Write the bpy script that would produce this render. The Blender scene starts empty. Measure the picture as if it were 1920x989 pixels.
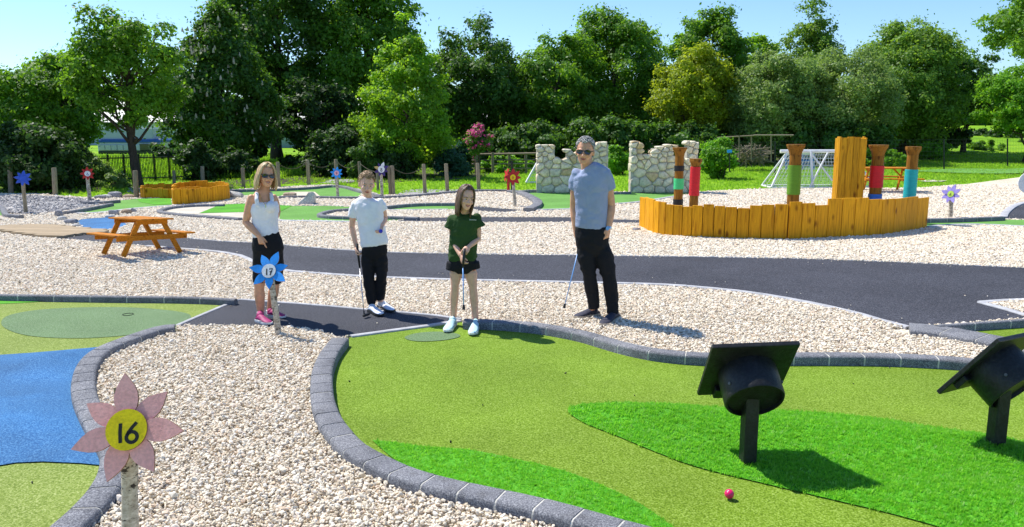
import bpy, bmesh, math, random
import numpy as np
from mathutils import Vector, Matrix, noise
from mathutils.geometry import delaunay_2d_cdt

random.seed(11)
RNG = np.random.default_rng(11)
SC = bpy.context.scene
COL = SC.collection
R = math.radians

# ------------------------------------------------------------------ camera
FPX, HZ, CAMH = 1500.0, 240.0, 1.97          # focal length in photo pixels, horizon row, eye height
PITCH = math.atan((494.5 - HZ) / FPX)
cam_data = bpy.data.cameras.new("camera")
cam = bpy.data.objects.new("camera", cam_data)
COL.objects.link(cam)
cam_data.sensor_width = 36.0
cam_data.lens = FPX / 1920.0 * 36.0
cam_data.clip_start = 0.05
cam_data.clip_end = 2000.0
cam.location = (0, 0, CAMH)
cam.rotation_euler = (math.pi / 2 - PITCH, 0, 0)
SC.camera = cam

# ------------------------------------------------------------------ sky and sun
SUN_EL, SUN_AZ = R(55.5), math.atan2(-0.81, 0.59)     # azimuth measured from +Y towards +X
world = bpy.data.worlds.new("World")
SC.world = world
world.use_nodes = True
wn = world.node_tree
wn.nodes.clear()
sky = wn.nodes.new("ShaderNodeTexSky")
sky.sky_type = 'NISHITA'
sky.sun_disc = False
sky.sun_elevation = SUN_EL
sky.sun_rotation = SUN_AZ
sky.altitude = 0
sky.air_density = 1.0
sky.dust_density = 0.2
sky.ozone_density = 2.2
bg = wn.nodes.new("ShaderNodeBackground")
bg.inputs[1].default_value = 0.13
wo = wn.nodes.new("ShaderNodeOutputWorld")
tint = wn.nodes.new("ShaderNodeMix"); tint.data_type = 'RGBA'; tint.blend_type = 'MULTIPLY'
tint.inputs[0].default_value = 1.0
tint.inputs[7].default_value = (0.72, 0.885, 1.10, 1)        # clear deep blue spring sky
wn.links.new(sky.outputs[0], tint.inputs[6])
wn.links.new(tint.outputs[2], bg.inputs[0])
wn.links.new(bg.outputs[0], wo.inputs[0])
sun_data = bpy.data.lights.new("sun", 'SUN')
sun_data.energy = 5.0
sun_data.angle = R(0.5)
sun_data.color = (1.0, 0.955, 0.88)
sun = bpy.data.objects.new("sun", sun_data)
COL.objects.link(sun)
to_sun = Vector((math.sin(SUN_AZ) * math.cos(SUN_EL), math.cos(SUN_AZ) * math.cos(SUN_EL), math.sin(SUN_EL)))
sun.rotation_euler = to_sun.to_track_quat('Z', 'Y').to_euler()
sun.location = (-20, 12, 30)
SC.view_settings.view_transform = 'Standard'
SC.view_settings.look = 'None'
SC.view_settings.exposure = 0.40
SC.view_settings.gamma = 1.0
SC.cycles.max_bounces = 6
SC.cycles.diffuse_bounces = 3
SC.cycles.transparent_max_bounces = 8

# ------------------------------------------------------------------ projection helpers
FWD = Vector((0, math.cos(PITCH), -math.sin(PITCH)))
UP = Vector((0, math.sin(PITCH), math.cos(PITCH)))
CAMP = Vector((0, 0, CAMH))

def ray(u, v):
    return FWD + Vector((1, 0, 0)) * ((u - 960) / FPX) - UP * ((v - 494.5) / FPX)

def P(u, v, z=0.0):
    """where the line of sight through a photo pixel meets the level z"""
    d = ray(u, v)
    t = (z - CAMH) / d.z
    return CAMP + d * t

def J(u, v, Y):
    """the point of that line of sight at depth Y"""
    d = ray(u, v)
    return CAMP + d * (Y / d.y)

def gz(x, y):
    def ss(a, b, t):
        t = min(1.0, max(0.0, (t - a) / (b - a)))
        return t * t * (3 - 2 * t)
    return 1.7 * ss(40, 72, y) * ss(4, 26, x) + 0.5 * ss(40, 80, y)

# ------------------------------------------------------------------ materials
def new_mat(name):
    m = bpy.data.materials.new(name)
    m.use_nodes = True
    nt = m.node_tree
    b = nt.nodes["Principled BSDF"]
    return m, nt, b

def N(nt, t, **kw):
    n = nt.nodes.new(t)
    for k, v in kw.items():
        setattr(n, k, v)
    return n

def ramp(nt, fac, stops, interp='LINEAR'):
    r = N(nt, "ShaderNodeValToRGB")
    r.color_ramp.interpolation = interp
    els = r.color_ramp.elements
    while len(els) < len(stops):
        els.new(0.5)
    for e, (p, c) in zip(els, stops):
        e.position = p
        e.color = (*c, 1) if len(c) == 3 else c
    nt.links.new(fac, r.inputs[0])
    return r.outputs[0]

def coords(nt, scale=(1, 1, 1), kind='Object'):
    tc = N(nt, "ShaderNodeTexCoord")
    mp = N(nt, "ShaderNodeMapping")
    mp.inputs['Scale'].default_value = scale
    nt.links.new(tc.outputs[kind], mp.inputs[0])
    return mp.outputs[0]

def noise_fac(nt, co, scale, detail=3, rough=0.6, dist=0.0):
    n = N(nt, "ShaderNodeTexNoise")
    n.inputs['Scale'].default_value = scale
    n.inputs['Detail'].default_value = detail
    n.inputs['Roughness'].default_value = rough
    n.inputs['Distortion'].default_value = dist
    nt.links.new(co, n.inputs['Vector'])
    return n.outputs[0]

def mix(nt, fac, a, b, mode='MIX'):
    m = N(nt, "ShaderNodeMix", data_type='RGBA', blend_type=mode)
    for sock, val in ((m.inputs[0], fac), (m.inputs[6], a), (m.inputs[7], b)):
        if hasattr(val, 'is_linked'):
            nt.links.new(val, sock)
        elif isinstance(val, (int, float)):
            sock.default_value = val
        else:
            sock.default_value = (*val, 1)
    return m.outputs[2]

def bump(nt, b, h, strength=0.3, dist=0.01):
    n = N(nt, "ShaderNodeBump")
    n.inputs['Strength'].default_value = strength
    n.inputs['Distance'].default_value = dist
    nt.links.new(h, n.inputs['Height'])
    nt.links.new(n.outputs[0], b.inputs['Normal'])

def mat(name, col, rough=0.7, var=0.25, scale=6.0, fine=0.0, fscale=120.0, bmp=0.0, metal=0.0, sx=(1, 1, 1), rnd=0.0, spec=0.35):
    """base colour with broad variation, fine speckle and optional relief"""
    m, nt, b = new_mat(name)
    co = coords(nt, sx)
    f = noise_fac(nt, co, scale)
    lo = tuple(c * (1 - var) for c in col)
    hi = tuple(min(1, c * (1 + var)) for c in col)
    c = ramp(nt, f, [(0.3, lo), (0.7, hi)])
    if fine:
        g = noise_fac(nt, co, fscale, 2)
        k = ramp(nt, g, [(0.35, (1 - fine,) * 3), (0.65, (1 + fine,) * 3)])
        c = mix(nt, 1.0, c, k, 'MULTIPLY')
    if rnd:
        oi = N(nt, "ShaderNodeObjectInfo")
        k = ramp(nt, oi.outputs['Random'], [(0, (1 - rnd,) * 3), (1, (1 + rnd,) * 3)])
        c = mix(nt, 1.0, c, k, 'MULTIPLY')
    nt.links.new(c, b.inputs['Base Color'])
    b.inputs['Roughness'].default_value = rough
    b.inputs['Metallic'].default_value = metal
    b.inputs['Specular IOR Level'].default_value = spec
    if bmp:
        bump(nt, b, noise_fac(nt, co, fscale, 3), bmp, 0.01)
    return m

def wood_mat(name, col, dark, scale=1.0, axis='z', rnd=0.16, rough=0.6, knots=True):
    m, nt, b = new_mat(name)
    s = {'z': (14, 14, 1.1), 'x': (1.1, 14, 14), 'y': (14, 1.1, 14)}[axis]
    tc = N(nt, "ShaderNodeTexCoord")
    oi = N(nt, "ShaderNodeObjectInfo")
    add = N(nt, "ShaderNodeVectorMath", operation='MULTIPLY_ADD')
    nt.links.new(oi.outputs['Random'], add.inputs[0])
    add.inputs[1].default_value = (13.7, 9.1, 5.3)
    nt.links.new(tc.outputs['Object'], add.inputs[2])
    mp = N(nt, "ShaderNodeMapping")
    mp.inputs['Scale'].default_value = tuple(q * scale for q in s)
    nt.links.new(add.outputs[0], mp.inputs[0])
    f = noise_fac(nt, mp.outputs[0], 2.2, 5, 0.6, 0.6)
    c = ramp(nt, f, [(0.28, dark), (0.5, col), (0.75, tuple(min(1, q * 1.22) for q in col))])
    if knots:
        mp2 = N(nt, "ShaderNodeMapping")
        mp2.inputs['Scale'].default_value = tuple((5.0 if q > 2 else 2.6) * scale for q in s)
        nt.links.new(add.outputs[0], mp2.inputs[0])
        v = N(nt, "ShaderNodeTexVoronoi")
        v.inputs['Scale'].default_value = 1.0
        nt.links.new(mp2.outputs[0], v.inputs['Vector'])
        k = ramp(nt, v.outputs['Distance'], [(0.07, (0.25, 0.13, 0.07)), (0.22, (1, 1, 1))])
        c = mix(nt, 0.85, c, k, 'MULTIPLY')
    k = ramp(nt, oi.outputs['Random'], [(0, (1 - rnd,) * 3), (1, (1 + rnd * 0.7,) * 3)])
    c = mix(nt, 1.0, c, k, 'MULTIPLY')
    nt.links.new(c, b.inputs['Base Color'])
    b.inputs['Roughness'].default_value = rough
    b.inputs['Specular IOR Level'].default_value = 0.15
    bump(nt, b, f, 0.25, 0.004)
    return m

def leaf_mat(name, col, trans, k=0.4, rough=0.55, vscale=0.9):
    m, nt, b = new_mat(name)
    co = coords(nt)
    f = noise_fac(nt, co, vscale, 2)
    g = noise_fac(nt, co, 9.0, 1)
    c = ramp(nt, f, [(0.3, tuple(q * 0.75 for q in col)), (0.7, tuple(q * 1.3 for q in col))])
    c = mix(nt, 0.6, c, ramp(nt, g, [(0.3, (0.7, 0.75, 0.7)), (0.7, (1.3, 1.25, 1.1))]), 'MULTIPLY')
    nt.links.new(c, b.inputs['Base Color'])
    b.inputs['Roughness'].default_value = rough
    b.inputs['Specular IOR Level'].default_value = 0.35
    t = N(nt, "ShaderNodeBsdfTranslucent")
    tcx = mix(nt, 1.0, ramp(nt, f, [(0.3, tuple(q * 0.8 for q in trans)), (0.7, tuple(min(1, q * 1.2) for q in trans))]), (1, 1, 1), 'MULTIPLY')
    nt.links.new(tcx, t.inputs[0])
    ms = N(nt, "ShaderNodeMixShader")
    ms.inputs[0].default_value = k
    nt.links.new(b.outputs[0], ms.inputs[1])
    nt.links.new(t.outputs[0], ms.inputs[2])
    nt.links.new(ms.outputs[0], nt.nodes["Material Output"].inputs[0])
    return m

M = {}
def speck(name, base, dark, light, s1=350.0, s2=2.0, rough=0.9, bmp=0.4, spec=0.2, v2=0.15):
    m, nt, b = new_mat(name)
    co = coords(nt)
    f = noise_fac(nt, co, s1, 2, 0.7)
    c = ramp(nt, f, [(0.32, dark), (0.5, base), (0.68, light)])
    g = noise_fac(nt, co, s2, 4)
    c = mix(nt, 1.0, c, ramp(nt, g, [(0.3, (1 - v2,) * 3), (0.7, (1 + v2,) * 3)]), 'MULTIPLY')
    nt.links.new(c, b.inputs['Base Color'])
    b.inputs['Roughness'].default_value = rough
    b.inputs['Specular IOR Level'].default_value = spec
    bump(nt, b, f, bmp, 0.006)
    return m

M['tarmac'] = speck("tarmac", (0.036, 0.038, 0.047), (0.012, 0.012, 0.017), (0.14, 0.14, 0.16), 95, 0.6, 0.85, 0.8, 0.3, 0.22)
M['kerb'] = speck("kerb_granite", (0.17, 0.175, 0.19), (0.07, 0.072, 0.085), (0.36, 0.36, 0.37), 120, 3.0, 0.85, 0.5)
_nt = M['kerb'].node_tree
_b = _nt.nodes["Principled BSDF"]
_src = _b.inputs['Base Color'].links[0].from_socket
_oi = N(_nt, "ShaderNodeObjectInfo")
_st = noise_fac(_nt, coords(_nt), 7, 5, 0.7)
_c = mix(_nt, 1.0, _src, ramp(_nt, _oi.outputs['Random'], [(0, (0.91, 0.91, 0.92)), (1, (1.08, 1.07, 1.06))]), 'MULTIPLY')
_c = mix(_nt, 1.0, _c, ramp(_nt, _st, [(0.32, (0.74, 0.73, 0.71)), (0.48, (1, 1, 1)), (0.72, (1.15, 1.13, 1.08))]), 'MULTIPLY')
_nt.links.new(_c, _b.inputs['Base Color'])
M['mortar'] = mat("mortar", (0.55, 0.53, 0.47), 0.95, 0.2, 12, 0.2, 200, 0.4)
M['edging'] = mat("edging_concrete", (0.42, 0.42, 0.43), 0.95, 0.2, 8, 0.15, 220, 0.4)
M['turf'] = speck("turf", (0.150, 0.250, 0.012), (0.070, 0.130, 0.006), (0.29, 0.40, 0.08), 95, 0.9, 0.85, 1.0, 0.15, 0.16)
M['turf_left'] = speck("turf_left", (0.20, 0.27, 0.045), (0.10, 0.15, 0.02), (0.38, 0.43, 0.16), 95, 0.8, 0.85, 0.9, 0.15, 0.10)
M['turf_teal'] = speck("turf_putting", (0.125, 0.205, 0.085), (0.07, 0.13, 0.05), (0.25, 0.33, 0.20), 100, 1.5, 0.85, 0.9, 0.2, 0.1)
M['turf_far'] = speck("turf_far", (0.13, 0.30, 0.06), (0.09, 0.23, 0.04), (0.20, 0.38, 0.11), 60, 0.8, 0.9, 0.3, 0.15, 0.18)
M['turf_bright'] = speck("turf_bright", (0.07, 0.31, 0.010), (0.04, 0.22, 0.006), (0.16, 0.44, 0.03), 110, 1.6, 0.8, 0.8, 0.2, 0.2)
M['blue'] = speck("blue_surface", (0.024, 0.135, 0.32), (0.010, 0.07, 0.20), (0.10, 0.26, 0.46), 100, 1.3, 0.8, 0.5, 0.25, 0.22)
M['sand'] = speck("sand_carpet", (0.55, 0.50, 0.40), (0.45, 0.40, 0.32), (0.66, 0.62, 0.52), 120, 2, 0.95, 0.3)
M['gravel_bed'] = speck("gravel_bed", (0.64, 0.56, 0.43), (0.34, 0.28, 0.20), (0.80, 0.74, 0.61), 45, 1.0, 0.95, 1.0, 0.1)
M['slate_bed'] = speck("slate_bed", (0.32, 0.31, 0.31), (0.12, 0.12, 0.12), (0.52, 0.51, 0.50), 34, 1.0, 0.95, 1.0, 0.1)
def lawn_mat():
    m, nt, b = new_mat("lawn_grass")
    co = coords(nt)
    f = noise_fac(nt, co, 0.35, 5, 0.65)
    g = noise_fac(nt, co, 14, 4, 0.7)
    c = ramp(nt, f, [(0.3, (0.13, 0.28, 0.010)), (0.5, (0.20, 0.39, 0.014)), (0.72, (0.30, 0.45, 0.02))])
    c = mix(nt, 1.0, c, ramp(nt, g, [(0.3, (0.6, 0.66, 0.6)), (0.7, (1.3, 1.25, 1.2))]), 'MULTIPLY')
    nt.links.new(c, b.inputs['Base Color'])
    b.inputs['Roughness'].default_value = 0.9
    b.inputs['Specular IOR Level'].default_value = 0.15
    bump(nt, b, g, 0.9, 0.05)
    return m
M['lawn'] = lawn_mat()
M['black_paint'] = mat("black_paint", (0.010, 0.011, 0.012), 0.5, 0.5, 14, 0.4, 60, 0.25, 0, (1, 1, 1), 0, 0.4)
M['white_metal'] = mat("white_metal", (0.72, 0.73, 0.72), 0.4, 0.06, 4)
M['wood_pen'] = wood_mat("wood_pen", (0.68, 0.315, 0.009), (0.42, 0.15, 0.004))
M['wood_tower'] = wood_mat("wood_tower", (0.60, 0.29, 0.012), (0.31, 0.12, 0.005))
M['wood_table'] = wood_mat("wood_table", (0.52, 0.19, 0.010), (0.30, 0.09, 0.004), 1.4, 'x', 0.1)
M['wood_grey'] = wood_mat("wood_grey", (0.26, 0.22, 0.15), (0.11, 0.09, 0.06), 1.6, 'z', 0.2, 0.85, False)
M['deck'] = wood_mat("wood_deck", (0.40, 0.31, 0.20), (0.26, 0.19, 0.12), 0.8, 'x', 0.12, 0.85, False)
M['wood_post'] = wood_mat("wood_totem", (0.26, 0.115, 0.015), (0.10, 0.04, 0.006), 1.2, 'z', 0.1)

# ------------------------------------------------------------------ mesh builder
class MB:
    def __init__(s):
        s.v, s.f = [], []
    def add(s, vs, fs):
        o = len(s.v)
        s.v += [tuple(q) for q in vs]
        s.f += [tuple(i + o for i in f) for f in fs]
        return s
    def box(s, c, d, rot=None, bev=0.0):
        """box with chamfered upright edges"""
        hx, hy, hz = d[0] / 2, d[1] / 2, d[2] / 2
        if bev <= 0:
            vs = [Vector((x * hx, y * hy, z * hz)) for z in (-1, 1) for x, y in ((-1, -1), (1, -1), (1, 1), (-1, 1))]
            fs = [(3, 2, 1, 0), (4, 5, 6, 7), (0, 1, 5, 4), (1, 2, 6, 5), (2, 3, 7, 6), (3, 0, 4, 7)]
        else:
            b = min(bev, hx * .9, hy * .9, hz * .9)
            ring = [(-hx + b, -hy), (hx - b, -hy), (hx, -hy + b), (hx, hy - b), (hx - b, hy), (-hx + b, hy), (-hx, hy - b), (-hx, -hy + b)]
            inner = [(x * (1 - b / hx * .8), y * (1 - b / hy * .8)) for x, y in ring]
            vs = [Vector((x, y, -hz)) for x, y in inner] + [Vector((x, y, -hz + b)) for x, y in ring] + \
                 [Vector((x, y, hz - b)) for x, y in ring] + [Vector((x, y, hz)) for x, y in inner]
            fs = [tuple(range(7, -1, -1)), tuple(range(24, 32))]
            for k in range(3):
                for i in range(8):
                    j = (i + 1) % 8
                    fs.append((k * 8 + i, k * 8 + j, k * 8 + 8 + j, k * 8 + 8 + i))
        if rot is not None:
            vs = [rot @ q for q in vs]
        c = Vector(c)
        return s.add([q + c for q in vs], fs)
    def tube(s, pts, rad, n=8, ref=None, cap=True):
        """tube through pts; rad = scalar, list of scalars, or list of (side, depth)"""
        pts = [Vector(p) for p in pts]
        k = len(pts)
        if not isinstance(rad, (list, tuple)):
            rad = [rad] * k
        ref = Vector(ref) if ref is not None else Vector((1, 0, 0))
        vs = []
        for i, p in enumerate(pts):
            t = (pts[min(i + 1, k - 1)] - pts[max(i - 1, 0)])
            if t.length < 1e-9:
                t = Vector((0, 0, 1))
            t.normalize()
            a = ref - t * ref.dot(t)
            if a.length < 0.05:
                a = Vector((0, 0, 1)) - t * t.z
                if a.length < 0.05:
                    a = Vector((0, 1, 0)) - t * t.y
            a.normalize()
            b = t.cross(a)
            r = rad[i]
            ra, rb = (r if isinstance(r, (tuple, list)) else (r, r))
            for j in range(n):
                an = 2 * math.pi * j / n
                vs.append(p + a * (math.cos(an) * ra) + b * (math.sin(an) * rb))
        fs = []
        for i in range(k - 1):
            for j in range(n):
                j2 = (j + 1) % n
                fs.append((i * n + j, i * n + j2, (i + 1) * n + j2, (i + 1) * n + j))
        if cap:
            fs.append(tuple(range(n - 1, -1, -1)))
            fs.append(tuple((k - 1) * n + j for j in range(n)))
        return s.add(vs, fs)
    def ball(s, c, r, n=12, m=8, rot=None):
        r = r if isinstance(r, (tuple, list)) else (r, r, r)
        c = Vector(c)
        vs = [Vector((0, 0, -r[2]))]
        for i in range(1, m):
            a = -math.pi / 2 + math.pi * i / m
            for j in range(n):
                t = 2 * math.pi * j / n
                vs.append(Vector((math.cos(a) * math.cos(t) * r[0], math.cos(a) * math.sin(t) * r[1], math.sin(a) * r[2])))
        vs.append(Vector((0, 0, r[2])))
        if rot is not None:
            vs = [rot @ q for q in vs]
        fs = []
        for j in range(n):
            fs.append((0, 1 + (j + 1) % n, 1 + j))
            fs.append((len(vs) - 1, 1 + (m - 2) * n + j, 1 + (m - 2) * n + (j + 1) % n))
        for i in range(m - 2):
            for j in range(n):
                a, b = 1 + i * n + j, 1 + i * n + (j + 1) % n
                fs.append((a, b, b + n, a + n))
        return s.add([q + c for q in vs], fs)
    def prism(s, poly, mtx, th):
        """flat outline (2-D) extruded th both ways along local Z, placed by mtx"""
        n = len(poly)
        vs = [mtx @ Vector((x, y, -th / 2)) for x, y in poly] + [mtx @ Vector((x, y, th / 2)) for x, y in poly]
        fs = [tuple(range(n - 1, -1, -1)), tuple(range(n, 2 * n))]
        fs += [(i, (i + 1) % n, n + (i + 1) % n, n + i) for i in range(n)]
        return s.add(vs, fs)
    def mesh(s, name, smooth=False):
        me = bpy.data.meshes.new(name)
        me.from_pydata(s.v, [], s.f)
        me.update()
        if smooth:
            me.polygons.foreach_set("use_smooth", [True] * len(me.polygons))
        return me

def tag(o, label=None, cat=None, group=None, kind=None):
    if label: o['label'] = label
    if cat: o['category'] = cat
    if group: o['group'] = group
    if kind: o['kind'] = kind
    return o

def put(o, parent=None):
    COL.objects.link(o)
    if parent is not None:
        o.parent = parent
        o.matrix_parent_inverse = wmat(parent).inverted()
    return o

WM = {}
def wmat(o):
    return WM.get(o.name) or (Matrix.Translation(o.location) @ o.rotation_euler.to_matrix().to_4x4())

def obj(name, mb, m, parent=None, smooth=False, auto=None):
    me = mb.mesh(name, smooth or auto is not None) if isinstance(mb, MB) else mb
    me.materials.append(m) if len(me.materials) == 0 else None
    o = bpy.data.objects.new(name, me)
    if auto is not None:
        me.set_sharp_from_angle(angle=R(auto))
    put(o, parent)
    if parent is not None:
        WM[o.name] = Matrix.Identity(4)
    return o

def thing(name, label, cat, loc=(0, 0, 0), group=None):
    o = bpy.data.objects.new(name, None)
    o.empty_display_size = 0.2
    COL.objects.link(o)
    o.location = loc
    tag(o, label, cat, group)
    WM[o.name] = Matrix.Translation(Vector(loc))
    return o

def copy_tree(o, xform, label=None):
    """copy a thing with its parts and their sub-parts, moved by xform (world)"""
    c = o.copy()
    COL.objects.link(c)
    c.matrix_world = xform @ wmat(o)
    WM[c.name] = xform @ wmat(o)
    if label: c['label'] = label
    def rec(src, dst):
        for ch in [q for q in COL.objects if q.parent is src]:
            d = ch.copy()
            COL.objects.link(d)
            d.parent = dst
            rec(ch, d)
    rec(o, c)
    return c

# ------------------------------------------------------------------ outlines
def catmull(pts, per=6, closed=False):
    pts = [Vector(p) for p in pts]
    n = len(pts)
    out = []
    rng = range(n) if closed else range(n - 1)
    for i in rng:
        p1, p2 = pts[i], pts[(i + 1) % n]
        p0 = pts[i - 1] if (closed or i > 0) else p1 * 2 - p2
        p3 = pts[(i + 2) % n] if (closed or i + 2 < n) else p2 * 2 - p1
        for k in range(per):
            t = k / per
            out.append(0.5 * ((2 * p1) + (p2 - p0) * t + (2 * p0 - 5 * p1 + 4 * p2 - p3) * t * t + (3 * p1 - p0 - 3 * p2 + p3) * t ** 3))
    if not closed:
        out.append(pts[-1])
    return out

def in_poly(x, y, poly):
    poly = np.asarray(poly)
    x0, y0 = poly[:, 0], poly[:, 1]
    x1, y1 = np.roll(x0, -1), np.roll(y0, -1)
    inside = np.zeros(x.shape, bool)
    for a, b, c, d in zip(x0, y0, x1, y1):
        if b == d:
            continue
        cond = ((b > y) != (d > y)) & (x < (c - a) * (y - b) / (d - b) + a)
        inside ^= cond
    return inside

def line_dist(x, y, poly, closed=True):
    poly = np.asarray(poly)
    best = np.full(x.shape, 1e9)
    n = len(poly)
    for i in range(n if closed else n - 1):
        a, b = poly[i], poly[(i + 1) % n]
        d = b - a
        L = max(1e-12, d @ d)
        t = np.clip(((x - a[0]) * d[0] + (y - a[1]) * d[1]) / L, 0, 1)
        best = np.minimum(best, np.hypot(x - a[0] - t * d[0], y - a[1] - t * d[1]))
    return best

REG = {}          # surfaces that are not gravel: name -> list of outlines
def outline(px, z=0.02, smooth=True, per=5):
    pts = [P(u, v, z) for u, v in px]
    pts = [Vector((p.x, p.y, 0)) for p in pts]
    if smooth:
        pts = catmull(pts, per, True)
    return [(p.x, p.y) for p in pts]

def sheet(name, poly, z, m, kind='structure', grid=None, zf=None, parent=None, mask=True, label=None):
    """a ground surface bounded by poly; grid = spacing of inner points so that zf can shape it"""
    vs = [Vector(p) for p in poly]
    nb = len(vs)
    if grid:
        a = np.asarray(poly)
        xs = np.arange(a[:, 0].min(), a[:, 0].max(), grid)
        ys = np.arange(a[:, 1].min(), a[:, 1].max(), grid)
        gx, gy = np.meshgrid(xs, ys)
        gx, gy = gx.ravel(), gy.ravel()
        k = in_poly(gx, gy, a) & (line_dist(gx, gy, a) > grid * 0.35)
        vs += [Vector((p, q)) for p, q in zip(gx[k], gy[k])]
    ov, oe, of, _, _, _ = delaunay_2d_cdt(vs, [], [tuple(range(nb))], 1, 1e-6)
    if zf:
        xx = np.array([p.x for p in ov]); yy = np.array([p.y for p in ov])
        zz = zf(xx, yy)
    else:
        zz = np.zeros(len(ov))
    me = bpy.data.meshes.new(name)
    me.from_pydata([(p.x, p.y, z + float(q)) for p, q in zip(ov, zz)], [], [tuple(f) for f in of])
    me.update()
    flip = [p.index for p in me.polygons if p.normal.z < 0]
    if flip:
        bm = bmesh.new(); bm.from_mesh(me); bm.faces.ensure_lookup_table()
        bmesh.ops.reverse_faces(bm, faces=[bm.faces[i] for i in flip])
        bm.to_mesh(me); bm.free()
    me.polygons.foreach_set("use_smooth", [True] * len(me.polygons))
    me.materials.append(m)
    o = bpy.data.objects.new(name, me)
    put(o, parent)
    if parent is None:
        tag(o, label, None, None, kind)
    if mask:
        REG.setdefault(name, []).append(np.asarray(poly))
    return o

KERBS = []        # (polyline, half width)
def kerb(name, px, top=0.11, w=0.2, L=0.3, base=-0.03, m='kerb', px_z=None, gap=0.013, rnd=0.022, maxb=200, pts=None):
    """a line of kerb stones bedded on a mortar strip"""
    if pts is None:
        pts = [P(u, v, top if px_z is None else px_z) for u, v in px]
        pts = [Vector((p.x, p.y, 0)) for p in pts]
        pts = catmull(pts, 10)
    cum = [0]
    for a, b in zip(pts, pts[1:]):
        cum.append(cum[-1] + (b - a).length)
    tot = cum[-1]
    def at(s):
        s = min(max(s, 0), tot)
        for i in range(len(cum) - 1):
            if s <= cum[i + 1] or i == len(cum) - 2:
                t = (s - cum[i]) / max(1e-9, cum[i + 1] - cum[i])
                p = pts[i].lerp(pts[i + 1], t)
                d = (pts[min(i + 2, len(pts) - 1)] - pts[max(i - 1, 0)]).normalized()
                return p, Vector((d.y, -d.x, 0))
    h = w / 2
    n = max(1, round(tot / L))
    n = min(n, maxb)
    def prof(k, dz=0.0):
        r = min(rnd, h * .6)
        return [(-h * k, base), (-h * k, top - r + dz), (-h * k + r * .3, top - r * .35 + dz), (-h * k + r, top + dz),
                (h * k - r, top + dz), (h * k - r * .3, top - r * .35 + dz), (h * k, top - r + dz), (h * k, base)]
    def sweep(s0, s1, k, dz, n):
        mb = MB()
        vs = []
        for i in range(n + 1):
            p, sd = at(s0 + (s1 - s0) * i / n)
            vs += [p + sd * a + Vector((0, 0, z)) for a, z in prof(k, dz)]
        fs = []
        for i in range(n):
            for j in range(7):
                fs.append((i * 8 + j, i * 8 + 8 + j, i * 8 + 9 + j, i * 8 + j + 1))
        fs += [tuple(range(8)), tuple(n * 8 + 7 - j for j in range(8))]
        return mb.add(vs, fs)
    root = obj(name, sweep(0.012, tot - 0.012, 0.985, -0.002, max(2, n * 3)), M['mortar'])
    tag(root, None, None, None, 'structure')
    for i in range(n):
        s0, s1 = tot * i / n + (gap / 2 if i else 0), tot * (i + 1) / n - (gap / 2 if i < n - 1 else 0)
        mb = sweep(s0, s1, 1.0 + random.uniform(0, .012), random.uniform(0, .0025), 3)
        obj("kerb_stone", mb, M[m], root, auto=50)
    KERBS.append((np.array([(p.x, p.y) for p in pts]), h))
    return root

def scatter(name, pts, rot, scl, idx, coll, label=None):
    """loose bits that nobody could count: one object, copies placed by geometry nodes"""
    me = bpy.data.meshes.new(name)
    me.vertices.add(len(pts))
    me.vertices.foreach_set("co", np.asarray(pts, np.float32).ravel())
    a = me.attributes.new("rot", 'FLOAT_VECTOR', 'POINT'); a.data.foreach_set("vector", np.asarray(rot, np.float32).ravel())
    a = me.attributes.new("scl", 'FLOAT', 'POINT'); a.data.foreach_set("value", np.asarray(scl, np.float32).ravel())
    a = me.attributes.new("pick", 'INT', 'POINT'); a.data.foreach_set("value", np.asarray(idx, np.int32).ravel())
    o = bpy.data.objects.new(name, me)
    put(o)
    tag(o, label, None, None, 'stuff')
    ng = bpy.data.node_groups.new(name, 'GeometryNodeTree')
    ng.interface.new_socket("Geometry", in_out='INPUT', socket_type='NodeSocketGeometry')
    ng.interface.new_socket("Geometry", in_out='OUTPUT', socket_type='NodeSocketGeometry')
    gi, go = ng.nodes.new("NodeGroupInput"), ng.nodes.new("NodeGroupOutput")
    ip = ng.nodes.new("GeometryNodeInstanceOnPoints")
    ci = ng.nodes.new("GeometryNodeCollectionInfo")
    ci.inputs['Collection'].default_value = coll
    ci.inputs['Separate Children'].default_value = True
    ci.inputs['Reset Children'].default_value = True
    def attr(nm, ty):
        n = ng.nodes.new("GeometryNodeInputNamedAttribute")
        n.data_type = ty
        n.inputs['Name'].default_value = nm
        return n.outputs['Attribute']
    ip.inputs['Pick Instance'].default_value = True
    ng.links.new(gi.outputs[0], ip.inputs['Points'])
    ng.links.new(ci.outputs[0], ip.inputs['Instance'])
    ng.links.new(attr("rot", 'FLOAT_VECTOR'), ip.inputs['Rotation'])
    ng.links.new(attr("scl", 'FLOAT'), ip.inputs['Scale'])
    ng.links.new(attr("pick", 'INT'), ip.inputs['Instance Index'])
    ng.links.new(ip.outputs[0], go.inputs[0])
    md = o.modifiers.new("scatter", 'NODES')
    md.node_group = ng
    return o
# ================================================================== THE GROUND
def grid_ground():
    xs = np.concatenate([np.linspace(-400, -70, 12), np.linspace(-60, 60, 61), np.linspace(70, 400, 12)])
    ys = np.concatenate([np.linspace(-20, 20, 9), np.linspace(22, 90, 50), np.linspace(100, 900, 14)])
    vs = [(x, y, gz(x, y)) for y in ys for x in xs]
    n = len(xs)
    fs = [(j * n + i, j * n + i + 1, (j + 1) * n + i + 1, (j + 1) * n + i) for j in range(len(ys) - 1) for i in range(n - 1)]
    return MB().add(vs, fs)
g = obj("ground", grid_ground(), M['lawn'], smooth=True)
tag(g, None, None, None, 'structure')

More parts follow.
